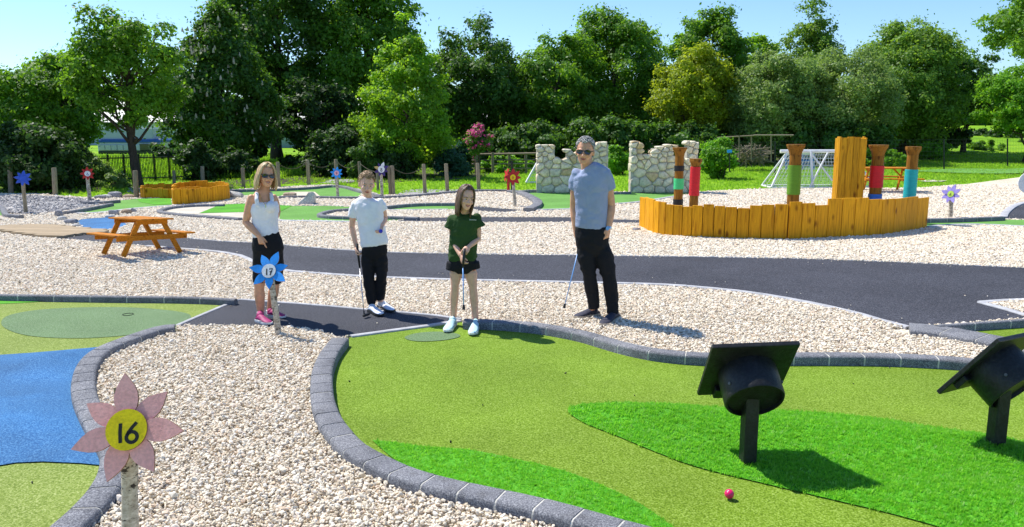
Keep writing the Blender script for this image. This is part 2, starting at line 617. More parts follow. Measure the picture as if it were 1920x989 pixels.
# gravel over the whole course up to the lawn
GRAVEL = [(-420, 372), (0, 364), (75, 365), (155, 371), (232, 372), (430, 357), (620, 347), (680, 357), (717, 367), (842, 361),
          (950, 358), (1005, 359), (1141, 361), (1310, 361), (1366, 358), (1447, 354.5), (1720, 354), (1811, 346), (1920, 332), (2150, 318)]
gv = [P(u, v) for u, v in GRAVEL]
gravel_poly = [(p.x, p.y) for p in gv] + [(14, 1.2), (-14, 1.2)]
sheet("gravel_bed", gravel_poly, 0.006, M['gravel_bed'], mask=False)

# ---- tarmac
TAR1 = [(330, 612), (445, 563.5), (456, 562), (600, 573), (700, 582), (800, 590), (872, 600), (835, 607), (745, 619), (655, 631), (640, 637), (600, 622), (540, 614.5), (480, 613)]
TAR2 = [(100, 447), (150, 439), (195, 437), (270, 441), (345, 446), (407, 452), (467, 455), (523, 459), (620, 467), (700, 472), (800, 475), (900, 477),
        (1040, 478), (1180, 480), (1340, 482), (1492, 485), (1640, 490), (1780, 496), (1920, 502), (2150, 512), (2150, 556), (1920, 562), (1838, 567), (1920, 590), (2000, 612),
        (1920, 599), (1840, 605), (1757, 611), (1704, 613.5), (1655, 601), (1600, 585), (1500, 564), (1400, 548), (1300, 538), (1240, 534), (1100, 530), (960, 527), (800, 523), (662, 517),
        (533, 507), (490, 497), (450, 479), (400, 471), (350, 467), (275, 461), (200, 455), (150, 450)]
def flat(name, px, z, m, smooth=False, z_at=0.02, **kw):
    return sheet(name, outline(px, z_at, smooth), z, m, **kw)
flat("tee_tarmac", TAR1, 0.020, M['tarmac'])
flat("tarmac_path", TAR2, 0.016, M['tarmac'])
flat("tarmac_path", [(742, 415), (783, 408.5), (900, 407), (1080, 407.5), (1153, 411.5), (1215, 413), (1215, 418), (1153, 418), (1080, 417), (903, 416.5)], 0.016, M['tarmac'])
flat("tarmac_path", [(893, 387), (940, 391), (990, 394.5), (947, 398), (902, 396), (880, 392)], 0.016, M['tarmac'])
flat("tarmac_path", [(1881, 410), (1886, 400), (1900, 389), (1920, 382), (1980, 374), (2060, 380), (2060, 411), (1920, 411)], 0.018, M['tarmac'])

def edge(px, w=0.05, top=0.028, L=0.9):
    kerb("path_edging", px, top, w, L, -0.02, 'edging', 0.02, 0.006, 0.008)
edge([(450, 562), (600, 573), (700, 582), (800, 590), (866, 599)])
edge([(332, 611), (390, 586), (446, 563)])
edge([(658, 631), (745, 619), (835, 607), (862, 602)], 0.07)
edge([(275, 462), (350, 468), (400, 472), (450, 480), (483, 495), (533, 508), (662, 518), (800, 524), (960, 528), (1100, 531), (1240, 535), (1300, 539), (1400, 549), (1500, 565.5), (1600, 587), (1655, 603), (1703, 615)], 0.085, 0.035)
edge([(345, 445.5), (407, 451.5), (467, 454.5), (523, 458), (620, 466.5), (700, 471.5), (800, 474.5), (1040, 477.5), (1180, 479.5), (1340, 481.5), (1492, 484.5), (1640, 489.5), (1780, 495.5), (1920, 501.5), (2150, 511.5)], 0.035, 0.022)
edge([(1838, 567), (1920, 562), (2150, 556)], 0.09)
edge([(1838, 567), (1880, 578), (1920, 590), (1980, 607)], 0.09)
edge([(1881, 408), (1886, 399), (1900, 388), (1920, 381), (1960, 373)], 0.16, 0.04, 0.6)

# ---- kerbs round the near greens
K1 = [(637, 634), (617, 660), (605, 690), (603, 720), (605, 745), (614, 775), (633, 805), (664, 837), (712, 864), (765, 887), (830, 905), (912, 923), (976, 936), (1060, 957), (1160, 985), (1260, 1012), (1420, 1060)]
K2 = [(870, 600), (890, 600.5), (931, 601.5), (989, 606), (1029, 611), (1091, 622.5), (1136, 635), (1180, 647), (1240, 658), (1330, 664.5), (1490, 664), (1640, 665), (1760, 670), (1840, 677), (1930, 686), (2080, 704)]
K5 = [(327, 611), (300, 614), (242, 633), (190, 655), (165, 680), (156, 712), (160, 745), (182, 790), (210, 832), (216, 862), (203, 900), (170, 942), (115, 992), (50, 1045)]
K6 = [(-90, 549), (0, 552), (120, 554), (228, 555.5), (330, 556.5), (395, 558.5), (442, 561)]
kerb("green_kerb", K1, 0.09, 0.165, 0.215)
kerb("green_kerb", K2, 0.095, 0.14, 0.30)
kerb("green_kerb", K5, 0.085, 0.165, 0.23)
kerb("green_kerb", K6, 0.085, 0.075, 0.45)
kerb("green_kerb", [(1706, 612), (1760, 617), (1800, 624), (1850, 633), (1900, 643), (1990, 660)], 0.075, 0.34, 0.34)
kerb("green_kerb", [(1757, 609.5), (1820, 605.5), (1920, 599), (2080, 588)], 0.09, 0.06, 0.4)

# ---- near greens
def kerb_world(px, z): return [(p.x, p.y) for p in [P(u, v, z) for u, v in px]]
def smoothw(pts, per=8):
    return [(q.x, q.y) for q in catmull([Vector((x, y, 0)) for x, y in pts], per)]
k1w, k2w, k5w = smoothw(kerb_world(K1, .09)), smoothw(kerb_world(K2, .095)), smoothw(kerb_world(K5, .085))
def up(px): return [(P(u, v, 0.02).x, P(u, v, 0.02).y) for u, v in px]
green17 = k1w + [(6.0, 2.4), (7.0, 5.0)] + k2w[::-1] + up([(866, 601), (835, 608), (745, 620), (655, 632)])
HILLS = [(0.9, 4.6, 1.0, 0.02), (2.6, 4.4, 1.2, 0.03)]
rough_px = [(1065, 771), (1085, 760), (1150, 756), (1250, 758), (1350, 764), (1420, 769), (1500, 772), (1582, 778), (1660, 787), (1732, 799), (1800, 808), (1850, 815), (1920, 829), (2020, 850),
            (2200, 980), (2100, 1090), (1950, 1060), (1850, 1015), (1763, 989), (1665, 962), (1547, 934), (1425, 905), (1311, 877), (1240, 852), (1150, 815), (1095, 793)]
rough_poly = outline(rough_px, 0.02, True)
ra = np.asarray(rough_poly)
def rough_h(x, y):
    d = np.where(in_poly(x, y, ra), line_dist(x, y, ra), 0)
    e = np.clip(d / 0.45, 0, 1)
    return 0.085 * e * e * (3 - 2 * e) * (0.75 + 0.6 * np.sin(x * 2.4 + y * 2.2) * np.sin(y * 2.9 - x * 0.9))
sheet("putting_green", green17, 0.014, M['turf'])
rough_strip = up([(698, 826), (740, 830), (800, 838), (880, 844), (960, 860), (1050, 881), (1130, 911), (1200, 945), (1262, 988), (1300, 1010), (1200, 996), (1120, 975), (1040, 955), (976, 938), (880, 915), (800, 896), (740, 862)])
sheet("rough_strip", smoothw(rough_strip + rough_strip[:1], 4)[:-1], 0.022, M['turf_bright'])
sheet("rough_mound", rough_poly, 0.022, M['turf_bright'], grid=0.09, zf=rough_h)
sheet("tee_spot", outline([(760, 631), (785, 624), (825, 622), (858, 626), (860, 632), (830, 638), (790, 640), (765, 637)], .02), 0.019, M['turf_teal'])
# hole 16, on the left
left_edge = [(-8.5, 9.0)]
k6w = smoothw(kerb_world(K6, .085))
hole16 = k6w + up([(448, 563), (390, 587), (332, 612)]) + k5w + [(-3.2, 2.0), (-7.5, 3.0), (-9.0, 6.0)]
sheet("putting_green", hole16, 0.014, M['turf_left'])
sheet("putting_oval", outline([(2, 604), (20, 590), (80, 580), (170, 576), (260, 577), (340, 585), (358, 596), (330, 612), (250, 627), (150, 634), (60, 630), (15, 618)], .02), 0.018, M['turf_teal'])
sheet("bright_corner", up([(-60, 560), (0, 560), (84, 561), (86, 565), (40, 568), (-60, 572)]), 0.018, M['turf_bright'])
def blue_h(x, y):
    return (0.055 + 0.05 * np.sin(x * 2.3 + 0.8) * np.sin(y * 2.9 + x * 0.7)) * np.clip(line_dist(x, y, ba) / 0.4, 0, 1)
blue_poly = up([(-200, 680), (0, 666), (60, 662), (120, 657), (188, 651)]) + up([(165, 680), (155, 712), (160, 745), (182, 790), (210, 838), (200, 874)]) + up([(150, 869), (80, 866), (30, 868), (0, 873), (-200, 890)])
ba = np.asarray(blue_poly)
sheet("blue_water_surface", blue_poly, 0.022, M['blue'], grid=0.12, zf=blue_h)
# cup in the putting oval
c = P(240, 590, 0.02)
cup = MB()
rr = [(0.0555, 0.0), (0.054, 0.0), (0.054, -0.02)]
vs, fs = [], []
for i in range(20):
    a = 2 * math.pi * i / 20
    vs += [(c.x + math.cos(a) * r, c.y + math.sin(a) * r, 0.024 + z) for r, z in rr]
for i in range(20):
    j = (i + 1) % 20
    fs += [(i * 3, j * 3, j * 3 + 1, i * 3 + 1), (i * 3 + 1, j * 3 + 1, j * 3 + 2, i * 3 + 2)]
fs.append(tuple(i * 3 + 2 for i in range(20)))
cup.add(vs, fs)
o = obj("golf_cup", cup, M['black_paint'])
tag(o, "small round hole cup sunk in the dark green putting oval beside the blue surface", "golf hole")

# right-hand green behind the wide kerb
sheet("putting_green", up([(1770, 616), (1820, 609), (1920, 603), (2080, 592), (2150, 690), (1990, 660), (1900, 641), (1850, 631), (1800, 622)]), 0.014, M['turf'])

# ---- far course
F = M['turf_far']
flat("far_green", [(-60, 372), (0, 388), (8, 397), (12, 404), (-60, 408)], 0.014, F)
kerb("far_kerb", [(-30, 378), (0, 386), (7, 394), (13, 401), (40, 403.5)], 0.09, 0.12, 0.4)
flat("far_green", [(135, 399), (209, 384), (186, 380), (223, 376), (255, 373), (322, 372), (322, 386), (250, 391), (183, 399)], 0.014, F)
flat("bright_turf", [(257, 373), (320, 371), (323, 384), (290, 384), (262, 379)], 0.020, M['turf_bright'])
kerb("far_kerb", [(123, 396.5), (165, 389.5), (209, 381)], 0.09, 0.12, 0.35)
kerb("far_kerb", [(152, 379), (190, 378), (223, 375)], 0.09, 0.12, 0.4)
edge([(140, 400), (183, 399), (250, 391.5), (320, 386), (372, 383)], 0.16, 0.03, 0.5)
# loop with sand and bright turf
flat("sand_bunker", [(301, 395), (320, 389), (370, 386), (420, 385), (450, 400), (450, 409), (400, 404.5), (330, 400)], 0.014, M['sand'])
flat("sand_bunker", [(376, 400), (458, 398), (524, 398), (524, 412), (450, 408.5)], 0.016, M['sand'])
flat("bright_turf", [(373, 400), (403, 388), (424, 383.5), (458, 382), (548, 386), (523, 398), (458, 398)], 0.020, M['turf_bright'])
flat("far_green", [(548, 386), (620, 386), (657, 388), (690, 393), (735, 399), (780, 409), (745, 413), (671, 415), (620, 414), (524, 412.5), (522, 398)], 0.014, F)
kerb("far_kerb", [(420, 383), (370, 383.5), (325, 387), (303, 392), (302, 396), (330, 400), (375, 403.5), (450, 409)], 0.07, 0.14, 0.35)
edge([(450, 410), (522, 413.5), (620, 415.5), (671, 416)], 0.14, 0.03, 0.5)
flat("gravel_island", [(602, 402), (620, 396), (655, 392), (720, 395), (760, 402), (783, 408.5), (723, 407), (650, 407)], 0.022, M['gravel_bed'], smooth=True, mask=False)
ISLAND = [np.asarray(outline([(602, 402), (620, 396), (655, 392), (720, 395), (760, 402), (783, 408.5), (723, 407), (650, 407)], .02))]
kerb("far_kerb", [(665, 390.5), (625, 393.5), (602, 399), (606, 403.5), (660, 406), (723, 405.5), (785, 407.5)], 0.08, 0.13, 0.35)
flat("far_green", [(723, 390), (783, 384), (850, 382.5), (880, 386), (850, 393), (733, 394)], 0.014, F)
kerb("far_kerb", [(723, 387), (760, 383), (800, 381), (858, 380.5)], 0.09, 0.12, 0.4)
edge([(723, 394), (780, 393.5), (840, 393)], 0.12, 0.03, 0.5)
flat("far_green", [(430, 360), (517, 356.5), (620, 351), (650, 354), (680, 360), (672, 369), (620, 369.5), (520, 369), (430, 366)], 0.014, F)
kerb("far_kerb", [(430, 356), (520, 354), (580, 351), (620, 347.5), (645, 349), (665, 354), (690, 361), (715, 366)], 0.09, 0.13, 0.5)
kerb("far_kerb", [(523, 368), (567, 367), (600, 368), (657, 369), (720, 368), (783, 364.5), (842, 359), (883, 356), (920, 355.5), (957, 356)], 0.08, 0.12, 0.5)
flat("gravel_island", [(523, 369), (545, 360), (590, 360), (600, 368)], 0.022, M['gravel_bed'], mask=False)
flat("slate_patch", [(745, 364), (758, 357), (792, 354), (833, 356), (870, 354), (900, 356), (833, 361), (783, 365)], 0.016, M['slate_bed'])
flat("slate_patch", [(225, 371), (238, 362), (240, 352), (256, 347), (272, 350), (275, 366)], 0.016, M['slate_bed'])
flat("slate_patch", [(600, 343), (620, 337), (660, 336), (665, 340), (625, 344)], 0.016, M['slate_bed'])
slate_px = [(-200, 368), (0, 367), (75, 368), (155, 373), (190, 378), (205, 381), (120, 396), (70, 401), (40, 402), (14, 400), (6, 392), (0, 384), (-200, 372)]
flat("slate_chippings", slate_px, 0.012, M['slate_bed'], mask=False)
SLATE = np.asarray(outline(slate_px, .02, False))
# the castle hole
flat("far_green", [(985, 360), (1003, 357), (1141, 361), (1310, 361), (1275, 367), (1200, 379), (1153, 383), (1080, 391.5), (1000, 394), (990, 390), (1008, 381), (998, 373)], 0.014, F, label=None)
kerb("far_kerb", [(955, 356.5), (970, 358), (984, 362), (998, 369), (1008, 376), (1006, 383), (990, 390.5)], 0.10, 0.24, 0.45)
edge([(1000, 394.5), (1080, 392), (1153, 383.5), (1200, 379), (1268, 368.5)], 0.12, 0.04, 0.5)
kerb("far_kerb", [(975, 358), (990, 356.5), (1006, 356)], 0.10, 0.12, 0.4)
kerb("far_kerb", [(1141, 361), (1160, 360.5), (1182, 360)], 0.08, 0.12, 0.4)
# green beyond the timber boat
flat("far_green", [(1700, 421), (1740, 416), (1880, 411.5), (1920, 412), (2100, 412), (2100, 425), (1920, 424), (1800, 420.5), (1737, 425)], 0.014, F)
kerb("far_kerb", [(1715, 411), (1740, 410), (1800, 409), (1881, 406)], 0.10, 0.12, 0.35)
edge([(1737, 425.5), (1793, 421.5), (1860, 422), (1920, 424.5), (2060, 428)], 0.14, 0.03, 0.5)
# raised carpet green on the lawn, white slab
flat("far_green", [(1715, 322), (1760, 318.5), (1815, 317.5), (1890, 318), (1980, 314), (2100, 322), (1920, 326), (1850, 327), (1780, 325)], 0.05, F, smooth=True, mask=False)
flat("stone_slab", [(1722, 340), (1740, 338), (1776, 339), (1766, 341), (1735, 341.5)], 0.03, M['sand'], mask=False)
flat("lawn_patch", [(1362, 365), (1330, 357), (1316, 362), (1330, 366)], 0.02, M['tarmac'], mask=False)
# blue pond of the boardwalk hole
flat("blue_pond", [(147, 419), (151, 412), (187, 408.5), (215, 408), (235, 418), (230, 425), (195, 430), (160, 428)], 0.016, M['blue'], smooth=True)
REGION_DECK = up([(-60, 423), (0, 423), (92, 420), (147, 427), (196, 430), (196, 436), (150, 438), (100, 447), (80, 444), (0, 434), (-60, 430)])
REG['deck'] = [np.asarray(REGION_DECK)]

# ---- loose stones
def stone_coll(name, mats, n=7, flatness=0.55):
    c = bpy.data.collections.new(name)
    for i in range(n):
        r = random.Random(i * 7 + len(name))
        bm = bmesh.new()
        bmesh.ops.create_icosphere(bm, subdivisions=1, radius=1)
        for v in bm.verts:
            v.co = v.co * r.uniform(0.72, 1.2)
            v.co = Vector((v.co.x * 1.0, v.co.y * r.uniform(.6, .8), v.co.z * flatness))
        me = bpy.data.meshes.new("stone")
        bm.to_mesh(me); bm.free()
        me.materials.append(mats)
        o = bpy.data.objects.new("stone_%d" % i, me)
        c.objects.link(o)
    return c

def stone_mat(name, stops):
    m, nt, b = new_mat(name)
    oi = N(nt, "ShaderNodeObjectInfo")
    co = coords(nt)
    c = ramp(nt, oi.outputs['Random'], stops)
    f = noise_fac(nt, co, 1.7, 3)
    c = mix(nt, 1.0, c, ramp(nt, f, [(0.3, (0.82, 0.80, 0.78)), (0.7, (1.08, 1.06, 1.04))]), 'MULTIPLY')
    nt.links.new(c, b.inputs['Base Color'])
    b.inputs['Roughness'].default_value = 0.9
    b.inputs['Specular IOR Level'].default_value = 0.2
    return m
M['stone'] = stone_mat("limestone_chip", [(0, (0.36, 0.30, 0.22)), (0.05, (0.62, 0.53, 0.39)), (0.35, (0.80, 0.72, 0.57)), (0.78, (0.86, 0.80, 0.67)), (0.88, (0.76, 0.59, 0.42)), (1.0, (0.88, 0.85, 0.77))])
M['slate'] = stone_mat("slate_chip", [(0, (0.15, 0.15, 0.16)), (0.4, (0.36, 0.35, 0.35)), (0.75, (0.52, 0.50, 0.47)), (1, (0.70, 0.67, 0.62))])

def visible_pts(n_per, y0, y1, margin=0.06):
    """random ground points in the wedge of land in front of the camera"""
    k = 960 / FPX * (1 + margin) * 1.02
    area = k * (y1 * y1 - y0 * y0)
    n = int(area * n_per)
    y = np.sqrt(RNG.uniform(y0 * y0, y1 * y1, n))
    x = RNG.uniform(-1, 1, n) * k * y
    return x, y

def clear_of(x, y, inset=0.0):
    ok = in_poly(x, y, gravel_poly)
    for polys in REG.values():
        for pl in polys:
            bx = (x > pl[:, 0].min()) & (x < pl[:, 0].max()) & (y > pl[:, 1].min()) & (y < pl[:, 1].max())
            if bx.any():
                ii = np.where(bx)[0]
                isl = np.zeros(len(ii), bool)
                for q in ISLAND:
                    isl |= in_poly(x[ii], y[ii], q)
                ok[ii] &= ~(in_poly(x[ii], y[ii], pl) & ~isl)
    for pl, h in KERBS:
        bx = (x > pl[:, 0].min() - .3) & (x < pl[:, 0].max() + .3) & (y > pl[:, 1].min() - .3) & (y < pl[:, 1].max() + .3)
        ii = np.where(bx & ok)[0]
        if len(ii):
            ok[ii] &= line_dist(x[ii], y[ii], pl, False) > h - 0.008
    return ok

def scatter_stones(name, coll_, dens, y0, y1, size, region=None, avoid=None, zmax=0.035):
    x, y = visible_pts(dens, y0, y1)
    ok = clear_of(x, y)
    if region is not None:
        ok &= in_poly(x, y, region)
    if avoid is not None:
        ok &= ~in_poly(x, y, avoid)
    x, y = x[ok], y[ok]
    n = len(x)
    z = RNG.uniform(0.006, zmax, n)
    rot = np.stack([RNG.normal(0, 0.35, n), RNG.normal(0, 0.35, n), RNG.uniform(0, 6.28, n)], 1)
    scl = size * RNG.lognormal(0, 0.34, n)
    scatter(name, np.stack([x, y, z], 1), rot, scl, RNG.integers(0, 7, n), coll_)
    return n
lime = stone_coll("limestone", M['stone'])
slate = stone_coll("slate", M['slate'], flatness=0.4)
ns = 0
ns += scatter_stones("gravel", lime, 7600, 2.3, 5.5, 0.0110, avoid=SLATE, zmax=0.045)
ns += scatter_stones("gravel", lime, 6000, 5.5, 8.5, 0.0118, avoid=SLATE, zmax=0.042)
ns += scatter_stones("gravel", lime, 3500, 8.5, 12.0, 0.0140, avoid=SLATE, zmax=0.028)
ns += scatter_stones("gravel", lime, 1500, 12.0, 18.0, 0.019, avoid=SLATE, zmax=0.02)
ns += scatter_stones("gravel", lime, 700, 18.0, 28.0, 0.025, avoid=SLATE, zmax=0.02)
ns += scatter_stones("slate_chippings", slate, 600, 15.0, 26.0, 0.035, region=SLATE)
print("stones", ns)

# stray chips kicked onto the tarmac and the kerb tops
sx_, sy_ = [], []
for nm in ("tee_tarmac", "tarmac_path"):
    for pl in REG[nm]:
        for i in range(len(pl)):
            a_, b_ = pl[i], pl[(i + 1) % len(pl)]
            L_ = np.hypot(*(b_ - a_))
            for k_ in range(int(L_ * 5 + RNG.random())):
                q_ = a_ + (b_ - a_) * RNG.random() + RNG.normal(0, .22, 2)
                if in_poly(np.array([q_[0]]), np.array([q_[1]]), pl)[0]:
                    sx_.append(q_[0]); sy_.append(q_[1])
n = len(sx_)
scatter("gravel", np.stack([sx_, sy_, np.full(n, .026)], 1), np.stack([np.zeros(n), np.zeros(n), RNG.uniform(0, 6, n)], 1), .011 * RNG.lognormal(0, .3, n), RNG.integers(0, 7, n), lime)
# small dark debris on the greens
ptsd = []
for u, v in ((1668, 690), (1332, 742), (845, 829), (745, 826), (655, 715), (122, 800), (268, 868), (1190, 742), (905, 760), (1490, 900), (1130, 865), (60, 905), (1600, 720), (1060, 700)):
    p_ = P(u, v, .02); ptsd.append((p_.x, p_.y, .021))
scatter("debris", np.array(ptsd), RNG.uniform(0, 3, (len(ptsd), 3)), .007 * RNG.lognormal(0, .3, len(ptsd)), RNG.integers(0, 7, len(ptsd)), stone_coll("dark_bits", M['black_paint']))

# ---- turf tufts
def tuft_coll(name, m, blades, h, w, spread, lean):
    c = bpy.data.collections.new(name)
    for i in range(5):
        r = random.Random(i + 31)
        mb = MB()
        for k in range(blades):
            a = r.uniform(0, 6.28); d = r.uniform(0, spread)
            p = Vector((math.cos(a) * d, math.sin(a) * d, 0))
            b = r.uniform(0, 6.28)
            s = Vector((math.cos(b), math.sin(b), 0)) * w
            t = Vector((math.cos(b + 1.57) * r.uniform(-lean, lean), math.sin(b + 1.57) * r.uniform(-lean, lean), h * r.uniform(.6, 1.15)))
            mid = p + t * .55 + Vector((0, 0, h * .12))
            mb.add([p - s, p + s, mid + s * .7, mid - s * .7, p + t], [(0, 1, 2, 3), (3, 2, 4)])
        me = mb.mesh("tuft"); me.materials.append(m)
        o = bpy.data.objects.new("tuft_%d" % i, me)
        c.objects.link(o)
    return c

def blade_mat(name, stops, trans, k=0.35):
    m, nt, b = new_mat(name)
    oi = N(nt, "ShaderNodeObjectInfo")
    c = ramp(nt, oi.outputs['Random'], stops)
    nt.links.new(c, b.inputs['Base Color'])
    b.inputs['Roughness'].default_value = 0.55
    b.inputs['Specular IOR Level'].default_value = 0.3
    t = N(nt, "ShaderNodeBsdfTranslucent")
    t.inputs[0].default_value = (*trans, 1)
    ms = N(nt, "ShaderNodeMixShader"); ms.inputs[0].default_value = k
    nt.links.new(b.outputs[0], ms.inputs[1]); nt.links.new(t.outputs[0], ms.inputs[2])
    nt.links.new(ms.outputs[0], nt.nodes["Material Output"].inputs[0])
    return m
bm_bright = blade_mat("rough_blade", [(0, (0.11, 0.36, 0.012)), (0.5, (0.17, 0.44, 0.020)), (0.85, (0.26, 0.52, 0.05)), (1, (0.48, 0.68, 0.22))], (0.34, 0.80, 0.05), 0.55)
t_rough = tuft_coll("rough_tufts", bm_bright, 8, 0.018, 0.0020, 0.02, 0.020)

def scatter_tufts(name, coll_, dens, y0, y1, region, zf=None, z0=0.015, avoid=(), size=1.0):
    x, y = visible_pts(dens, y0, y1)
    ok = in_poly(x, y, np.asarray(region))
    for a in avoid:
        ok &= ~in_poly(x, y, np.asarray(a))
    for pl, h in KERBS[:20]:
        ii = np.where(ok)[0]
        ok[ii] &= line_dist(x[ii], y[ii], pl, False) > h
    x, y = x[ok], y[ok]
    n = len(x)
    z = np.full(n, z0) + (zf(x, y) if zf else 0)
    rot = np.stack([RNG.normal(0, 0.1, n), RNG.normal(0, 0.1, n), RNG.uniform(0, 6.28, n)], 1)
    scatter(name, np.stack([x, y, z], 1), rot, size * RNG.uniform(.75, 1.25, n), RNG.integers(0, 5, n), coll_)
    return n
nt_ = 0
nt_ += scatter_tufts("rough_grass", t_rough, 4300, 2.6, 7.0, rough_poly, zf=rough_h, z0=0.02)
nt_ += scatter_tufts("rough_grass", t_rough, 4300, 2.6, 6.0, rough_strip, z0=0.02, size=0.8)
print("tufts", nt_)
# ================================================================== THINGS ON THE COURSE
def frame(origin, right, up):
    """matrix whose local X,Y lie in the plane given by right, up"""
    r = Vector(right).normalized(); u = Vector(up); u = (u - r * u.dot(r)).normalized()
    n = r.cross(u)
    m = Matrix((( r.x, u.x, n.x, origin[0]), (r.y, u.y, n.y, origin[1]), (r.z, u.z, n.z, origin[2]), (0, 0, 0, 1)))
    return m

# ---- flower signs
def birch_mat():
    m, nt, b = new_mat("birch_bark")
    co = coords(nt, (13, 13, 44))
    f = noise_fac(nt, co, 1.0, 4, 0.75, 0.8)
    co2 = coords(nt, (30, 30, 24))
    g = noise_fac(nt, co2, 1.0, 3, 0.7)
    c = ramp(nt, f, [(0.405, (0.035, 0.026, 0.02)), (0.435, (0.45, 0.40, 0.32)), (0.7, (0.68, 0.63, 0.54))])
    c = mix(nt, 0.7, c, ramp(nt, g, [(0.35, (0.5, 0.45, 0.38)), (0.6, (1.05, 1.03, 1))]), 'MULTIPLY')
    nt.links.new(c, b.inputs['Base Color']); b.inputs['Roughness'].default_value = 0.85
    bump(nt, b, f, 0.5, 0.006)
    return m
M['birch'] = birch_mat()
def paint(name, col, v=0.12): 
    M[name] = mat(name, col, 0.55, v, 14, 0.10, 90, 0.15)
    return M[name]
paint('petal_pink', (0.96, 0.42, 0.37)); paint('petal_blue', (0.03, 0.32, 0.85)); paint('petal_navy', (0.03, 0.09, 0.50))
paint('petal_red', (0.50, 0.025, 0.02)); paint('petal_purple', (0.06, 0.035, 0.16)); paint('petal_lilac', (0.30, 0.25, 0.62))
paint('disc_yellow', (0.95, 0.66, 0.0)); paint('disc_white', (0.78, 0.78, 0.76)); paint('disc_pink', (0.75, 0.40, 0.48)); paint('disc_lime', (0.42, 0.62, 0.08)); paint('petal_tan', (0.50, 0.36, 0.12))
M['ply_edge'] = mat("ply_edge", (0.23, 0.12, 0.06), 0.8, 0.3, 30)
M['black_ink'] = mat("black_ink", (0.02, 0.017, 0.015), 0.6, 0.2, 20)
M['red_ink'] = mat("red_ink", (0.5, 0.02, 0.03), 0.6, 0.1, 20)
M['blue_ink'] = mat("blue_ink", (0.02, 0.10, 0.35), 0.6, 0.1, 20)

def arc(cx, cy, rx, ry, a0, a1, n=14):
    return [(cx + rx * math.cos(R(a0 + (a1 - a0) * i / n)), cy + ry * math.sin(R(a0 + (a1 - a0) * i / n))) for i in range(n + 1)]
DIGITS = {      # brush strokes in a cell 1 high
    '1': [[(0.06, -0.5), (0.0, 0.0), (-0.02, 0.46)]],
    '6': [[(0.20, 0.50), (0.02, 0.28), (-0.16, 0.02), (-0.24, -0.20)] + arc(0.02, -0.22, 0.26, 0.26, 180, 520, 18)[1:]],
    '7': [[(-0.24, 0.40), (0.24, 0.46), (0.12, 0.1), (0.0, -0.5)], [(-0.14, -0.02), (0.24, 0.05)]],
    '8': [arc(0.0, 0.24, 0.18, 0.22, -90, 270, 16), arc(0.0, -0.24, 0.23, 0.25, 90, 450, 16)],
    '9': [arc(-0.02, 0.2, 0.2, 0.24, 0, 360, 16) , [(0.18, 0.2), (0.16, -0.15), (0.02, -0.5)]],
}
def stroke(mb, pts, w, mtx, th):
    """a painted stroke with some thickness"""
    n = len(pts)
    L, Rr = [], []
    for i in range(n):
        a = Vector(pts[max(i - 1, 0)]); b = Vector(pts[min(i + 1, n - 1)])
        d = (b - a).normalized(); s = Vector((-d.y, d.x)) * w / 2
        p = Vector(pts[i]); L.append(p + s); Rr.append(p - s)
    vs = [mtx @ Vector((q.x, q.y, z)) for z in (0, th) for q in L + Rr]
    fs = []
    for i in range(n - 1):
        fs.append((2 * n + i, 3 * n + i, 3 * n + i + 1, 2 * n + i + 1))
        fs.append((i, 2 * n + i, 2 * n + i + 1, i + 1))
        fs.append((n + i, n + i + 1, 3 * n + i + 1, 3 * n + i))
    mb.add(vs, fs)

